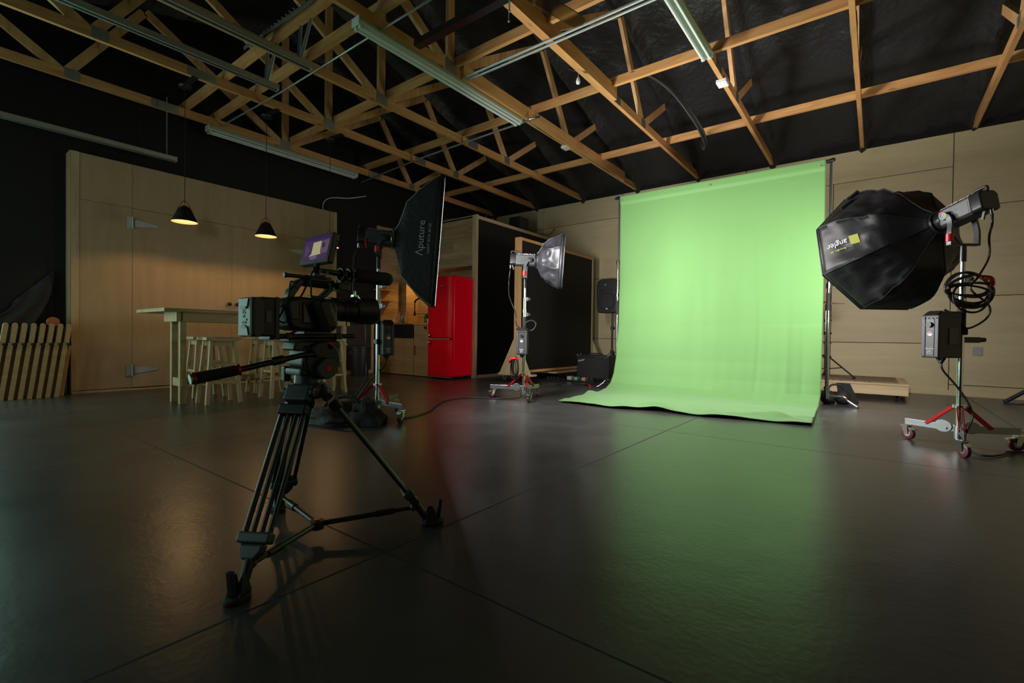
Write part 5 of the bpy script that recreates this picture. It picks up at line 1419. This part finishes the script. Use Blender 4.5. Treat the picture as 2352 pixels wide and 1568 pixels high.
MB().cyl((lx, .855, .738), (lx, .885, .738), .042, .040, 32).build('lens_mount', M_blackm, t, smooth=40)
MB().lathe((lx, .885, .738), (0, 1, 0), [(.034, 0), (.034, .015), (.0355, .016), (.0355, .032), (.034, .033), (.037, .040), (.040, .060)], 32).build('lens_barrel', M_black, t, smooth=30)
b = MB()
for k in range(36):
    th = 2 * pi * k / 36; b.obox((lx + .0358 * cos(th), .909, .738 + .0358 * sin(th)), (0, 1, 0), (cos(th), 0, sin(th)), (-sin(th), 0, cos(th)), .007, .0012, .001)
b.build('zoom_ring', M_rubber, t)
MB().lathe((lx, .945, .742), (0, 1, 0), [(.040, 0), (.046, .004), (.047, .030), (.049, .080), (.046, .080), (.043, .03), (.040, .028)], 36).build('lens_hood', M_black, t, smooth=30)
MB().lathe((lx, .962, .742), (0, 1, 0), [(.001, .006), (.02, .004), (.040, .0)], 28).build('front_glass', M_lens, t, smooth=60)
MB().cyl((lx, .958, .788), (lx, .958, .806), .004, n=8).box(lx - .008, lx + .008, .948, .968, .786, .793).bar((lx + .024, .957, .786), (lx + .047, .962, .755), .003, .005).build('focus_bracket', M_chrome, t, smooth=30)
# top handle
hd = [(.718, .766), (.722, .788), (.752, .824), (.772, .832), (.858, .828), (.872, .818), (.870, .800), (.846, .776), (.832, .770), (.812, .770), (.826, .778), (.848, .800), (.852, .812), (.842, .815), (.772, .813), (.762, .806), (.742, .776), (.738, .766)]
yz(hd, CX - .014, CX + .014).build('top_handle', M_teal, t, bevel=.006, seg=2, smooth=40)
MB().cyl((CX, .768, .823), (CX, .850, .821), .0165, n=16).build('handle_grip', M_rubber, t, smooth=40)
MB().box(CX - .012, CX + .016, .792, .822, .766, .779).build('shoe_block', M_black, t, bevel=.003)
MB().cyl((CX + .012, .712, .834), (CX + .012, .842, .836), .006, n=10).cyl((CX + .012, .706, .834), (CX + .012, .714, .834), .008, n=10).box(CX - .016, CX + .016, .77, .86, .828, .841).build('top_rail', M_blackm, t, smooth=40)
# microphone
mx = CX + .022
MB().cyl((mx, .822, .860), (mx, .885, .856), .0065, .010, 14).cyl((mx, .885, .856), (mx, .95, .856), .0095, n=14).build('microphone', M_blackm, t, smooth=40)
MB().lathe((mx, .935, .857), (0, 1, 0), [(.001, 0), (.022, .002), (.024, .012), (.024, .135), (.021, .150), (.013, .158), (.001, .161)], 24).build('wind_foam', M_rubber, t, smooth=60, label='black foam windscreen')
for y in (.893, .920):
    MB().torus((mx, y, .854), (0, 1, 0), .021, .006, 20, 8).build('mic_clamp', M_black, t, smooth=60)
MB().box(mx - .012, mx + .012, .885, .93, .815, .838).bar((mx - .01, .875, .825), (CX, .862, .82), .02, .02).build('mic_holder', M_black, t, bevel=.004)
MB().box(CX - .01, CX + .04, .875, .915, .800, .826).build('audio_unit', M_blackm, t, bevel=.004)
# base plate, rods, battery bracket
MB().box(CX - .030, CX + .032, .762, .852, .643, .668).build('base_plate', M_blackm, t, bevel=.003)
for x in (CX - .03, CX + .03):
    MB().cyl((x, .655, .650), (x, .935, .652), .0075, n=12).build('rod', M_blackm, t, smooth=40)
MB().box(CX - .042, CX + .042, .862, .885, .642, .661).box(CX - .042, CX + .042, .70, .72, .642, .661).build('rod_clamp', M_black, t, bevel=.003)
MB().bar((CX + .04, .715, .658), (CX + .046, .735, .672), .008, .008).build('clamp_lever', M_black, t); MB().bar((CX + .03, .893, .644), (CX + .034, .905, .622), .006, .006).build('hook', M_chrome, t)
MB().box(CX - .046, CX + .040, .668, .682, .640, .764).box(CX - .03, CX + .03, .655, .69, .640, .658).build('battery_bracket', M_blackm, t, bevel=.003)
for i, pts in enumerate(([(CX + .03, .682, .70), (CX + .05, .690, .735), (CX + .045, .71, .755), (CX + .03, .745, .766), (CX + .02, .77, .80), (CX + .02, .80, .87)],
                         [(CX + .02, .805, .87), (CX + .03, .782, .835), (CX + .04, .777, .80), (CX + .03, .790, .772), (CX + .03, .85, .768), (CX + .035, .895, .768), (CX + .035, .918, .79), (CX + .03, .905, .812)],
                         [(CX + .035, .682, .695), (CX + .05, .688, .690), (CX + .05, .700, .695)],
                         [(CX + .01, .724, .79), (CX + .012, .728, .815), (CX + .012, .740, .812), (CX + .012, .745, .795)])):
    MB().tube(spline(pts), .0028, 6).build('cable', M_hose, t, smooth=60)

# battery
t = thing('battery', 'blocky camera battery with white markings at the back of the camera rig', 'battery', (CX, .63, .645))
b0, b1 = -1.465, -1.376
MB().box(b0, b1, .600, .628, .648, .760).build('front_shell', M_teal, t, bevel=.008, seg=2)
MB().box(b0 + .001, b1 - .001, .626, .668, .649, .762).build('cell_block', M_black, t, bevel=.005, seg=2)
for z0, z1 in ((.730, .757), (.651, .676)):
    m_ = .0
    MB().prism([(b0 + .02, .5995, z0 + (.002 if z0 > .7 else .0)), (b1 - .02, .5995, z0 + (.002 if z0 > .7 else 0)), (b1 - .012, .5995, z1), (b0 + .012, .5995, z1)] if z0 > .7 else
               [(b0 + .012, .5995, z0), (b1 - .012, .5995, z0), (b1 - .02, .5995, z1), (b0 + .02, .5995, z1)], (0, -.0025, 0)).build('panel_relief', M_teal, t, bevel=.0015)
    zc = z0 + .001 if z0 > .7 else z1 - .001
    MB().box(CX - .018, CX + .016, .5965, .5985, zc - .004, zc + .004).build('slot', M_black, t)
yz([(.612, .648), (.624, .648), (.636, .664), (.636, .744), (.624, .760), (.612, .760)], b1 - .001, b1 + .003).build('side_guard', M_teal, t, bevel=.002)
MB().box(b1 - .001, b1 + .002, .640, .656, .690, .722).build('side_screen', M_lcd, t)
lettering('marking', '9G', .017, (CX - .002, .5995, .7185), (1, 0, 0), UP, M_white, t, .0006)
lettering('marking', 'P5', .012, (CX - .002, .5995, .7065), (1, 0, 0), UP, M_white, t, .0006)
MB().box(CX - .012, CX + .016, .5988, .5998, .693, .700).build('charge_bar', mat('green_lcd', (.04, .16, .05), .4), t)
lettering('marking', 'B-200\n14.8V', .0095, (CX, .5995, .683), (1, 0, 0), UP, M_white, t, .0006)

# monitor
t = thing('field_monitor', 'small camera monitor with a purple picture mounted above the camera handle', 'monitor', (CX, .82, .845))
X0, X1 = -1.512, -1.345
n_ = V((0, -.975, .22)).normalized()     # the screen looks back and slightly up
u_ = V((1, 0, 0)); v_ = n_.cross(u_)
if v_.z < 0: v_ = -v_
cm = V(((X0 + X1) / 2, .8215, .930)); hw, hh = (X1 - X0) / 2, .0495
MB().obox(cm - n_ * .011, u_, n_, v_, hw, .011, hh).build('housing', M_grey, t, bevel=.004, seg=2)
MB().obox(cm + n_ * .0002, u_, n_, v_, hw * .985, .0012, hh * .97).build('bezel', M_black, t)
MB().obox(cm - n_ * .026, u_, n_, v_, hw * .55, .005, hh * .7).build('battery_plate', M_black, t, bevel=.003)
def scr(poly, m, k, nm='picture'):
    pts = [cm + n_ * (.0018 + .0004 * k) + u_ * (hw * x) + v_ * (hh * y) for x, y in poly]
    return MB().add(pts, [tuple(range(len(pts)))]).build(nm, m, sp if k else t)
E_purple = emis('screen_purple', (.075, .045, .115), .65); E_yel = emis('screen_yellow', (.46, .45, .24), .7); E_dk = emis('screen_indigo', (.04, .02, .09), .8); E_mv = emis('screen_mauve', (.17, .10, .15), .6); E_gy = emis('screen_grey', (.13, .11, .16), .8)
sp = None
sp = scr([(-.86, -.74), (.86, -.74), (.86, .86), (-.86, .86)], E_purple, 0, 'screen')
scr([(-.86, .62), (.86, .62), (.86, .86), (-.86, .86)], E_dk, 1)
scr([(.30, -.35), (.86, -.35), (.86, .55), (.30, .45)], E_mv, 1)
scr([(-.30, -.70), (.15, -.70), (.2, -.45), (-.30, -.45)], E_gy, 1)
scr([(-.24, .46), (.32, .50), (.36, -.28), (.44, -.40), (-.42, -.48), (-.24, -.32)], E_yel, 2)
scr([(.42, .30), (.58, .40), (.62, .05), (.46, -.02)], E_dk, 2)
scr([(-.70, .25), (-.62, .28), (-.60, -.4), (-.68, -.42)], E_mv, 2)
scr([(-.55, .15), (-.50, .16), (-.48, -.2), (-.53, -.2)], E_mv, 2)
lettering('lettering', 'SmallHD', .0085, cm + n_ * .002 - v_ * hh * .86, u_, v_, M_wprint, t, .0003)
for k in range(3): MB().box(X1 + .0001, X1 + .001, .836 + .003 * k, .840 + .003 * k, .922 + .012 * k, .930 + .012 * k).build('port', M_black, t)
MB().sphere((CX, .818, .862), .014, 14, 10).cyl((CX, .818, .842), (CX, .818, .86), .010, n=12).cyl((CX, .818, .868), (CX + .0, .822, .884), .010, n=12).box(CX - .016, CX + .016, .80, .84, .840, .847).build('ball_mount', M_blackm, t, smooth=40)
MB().bar((CX + .01, .822, .858), (CX + .03, .842, .852), .008, .010).build('mount_lever', M_galv, t)
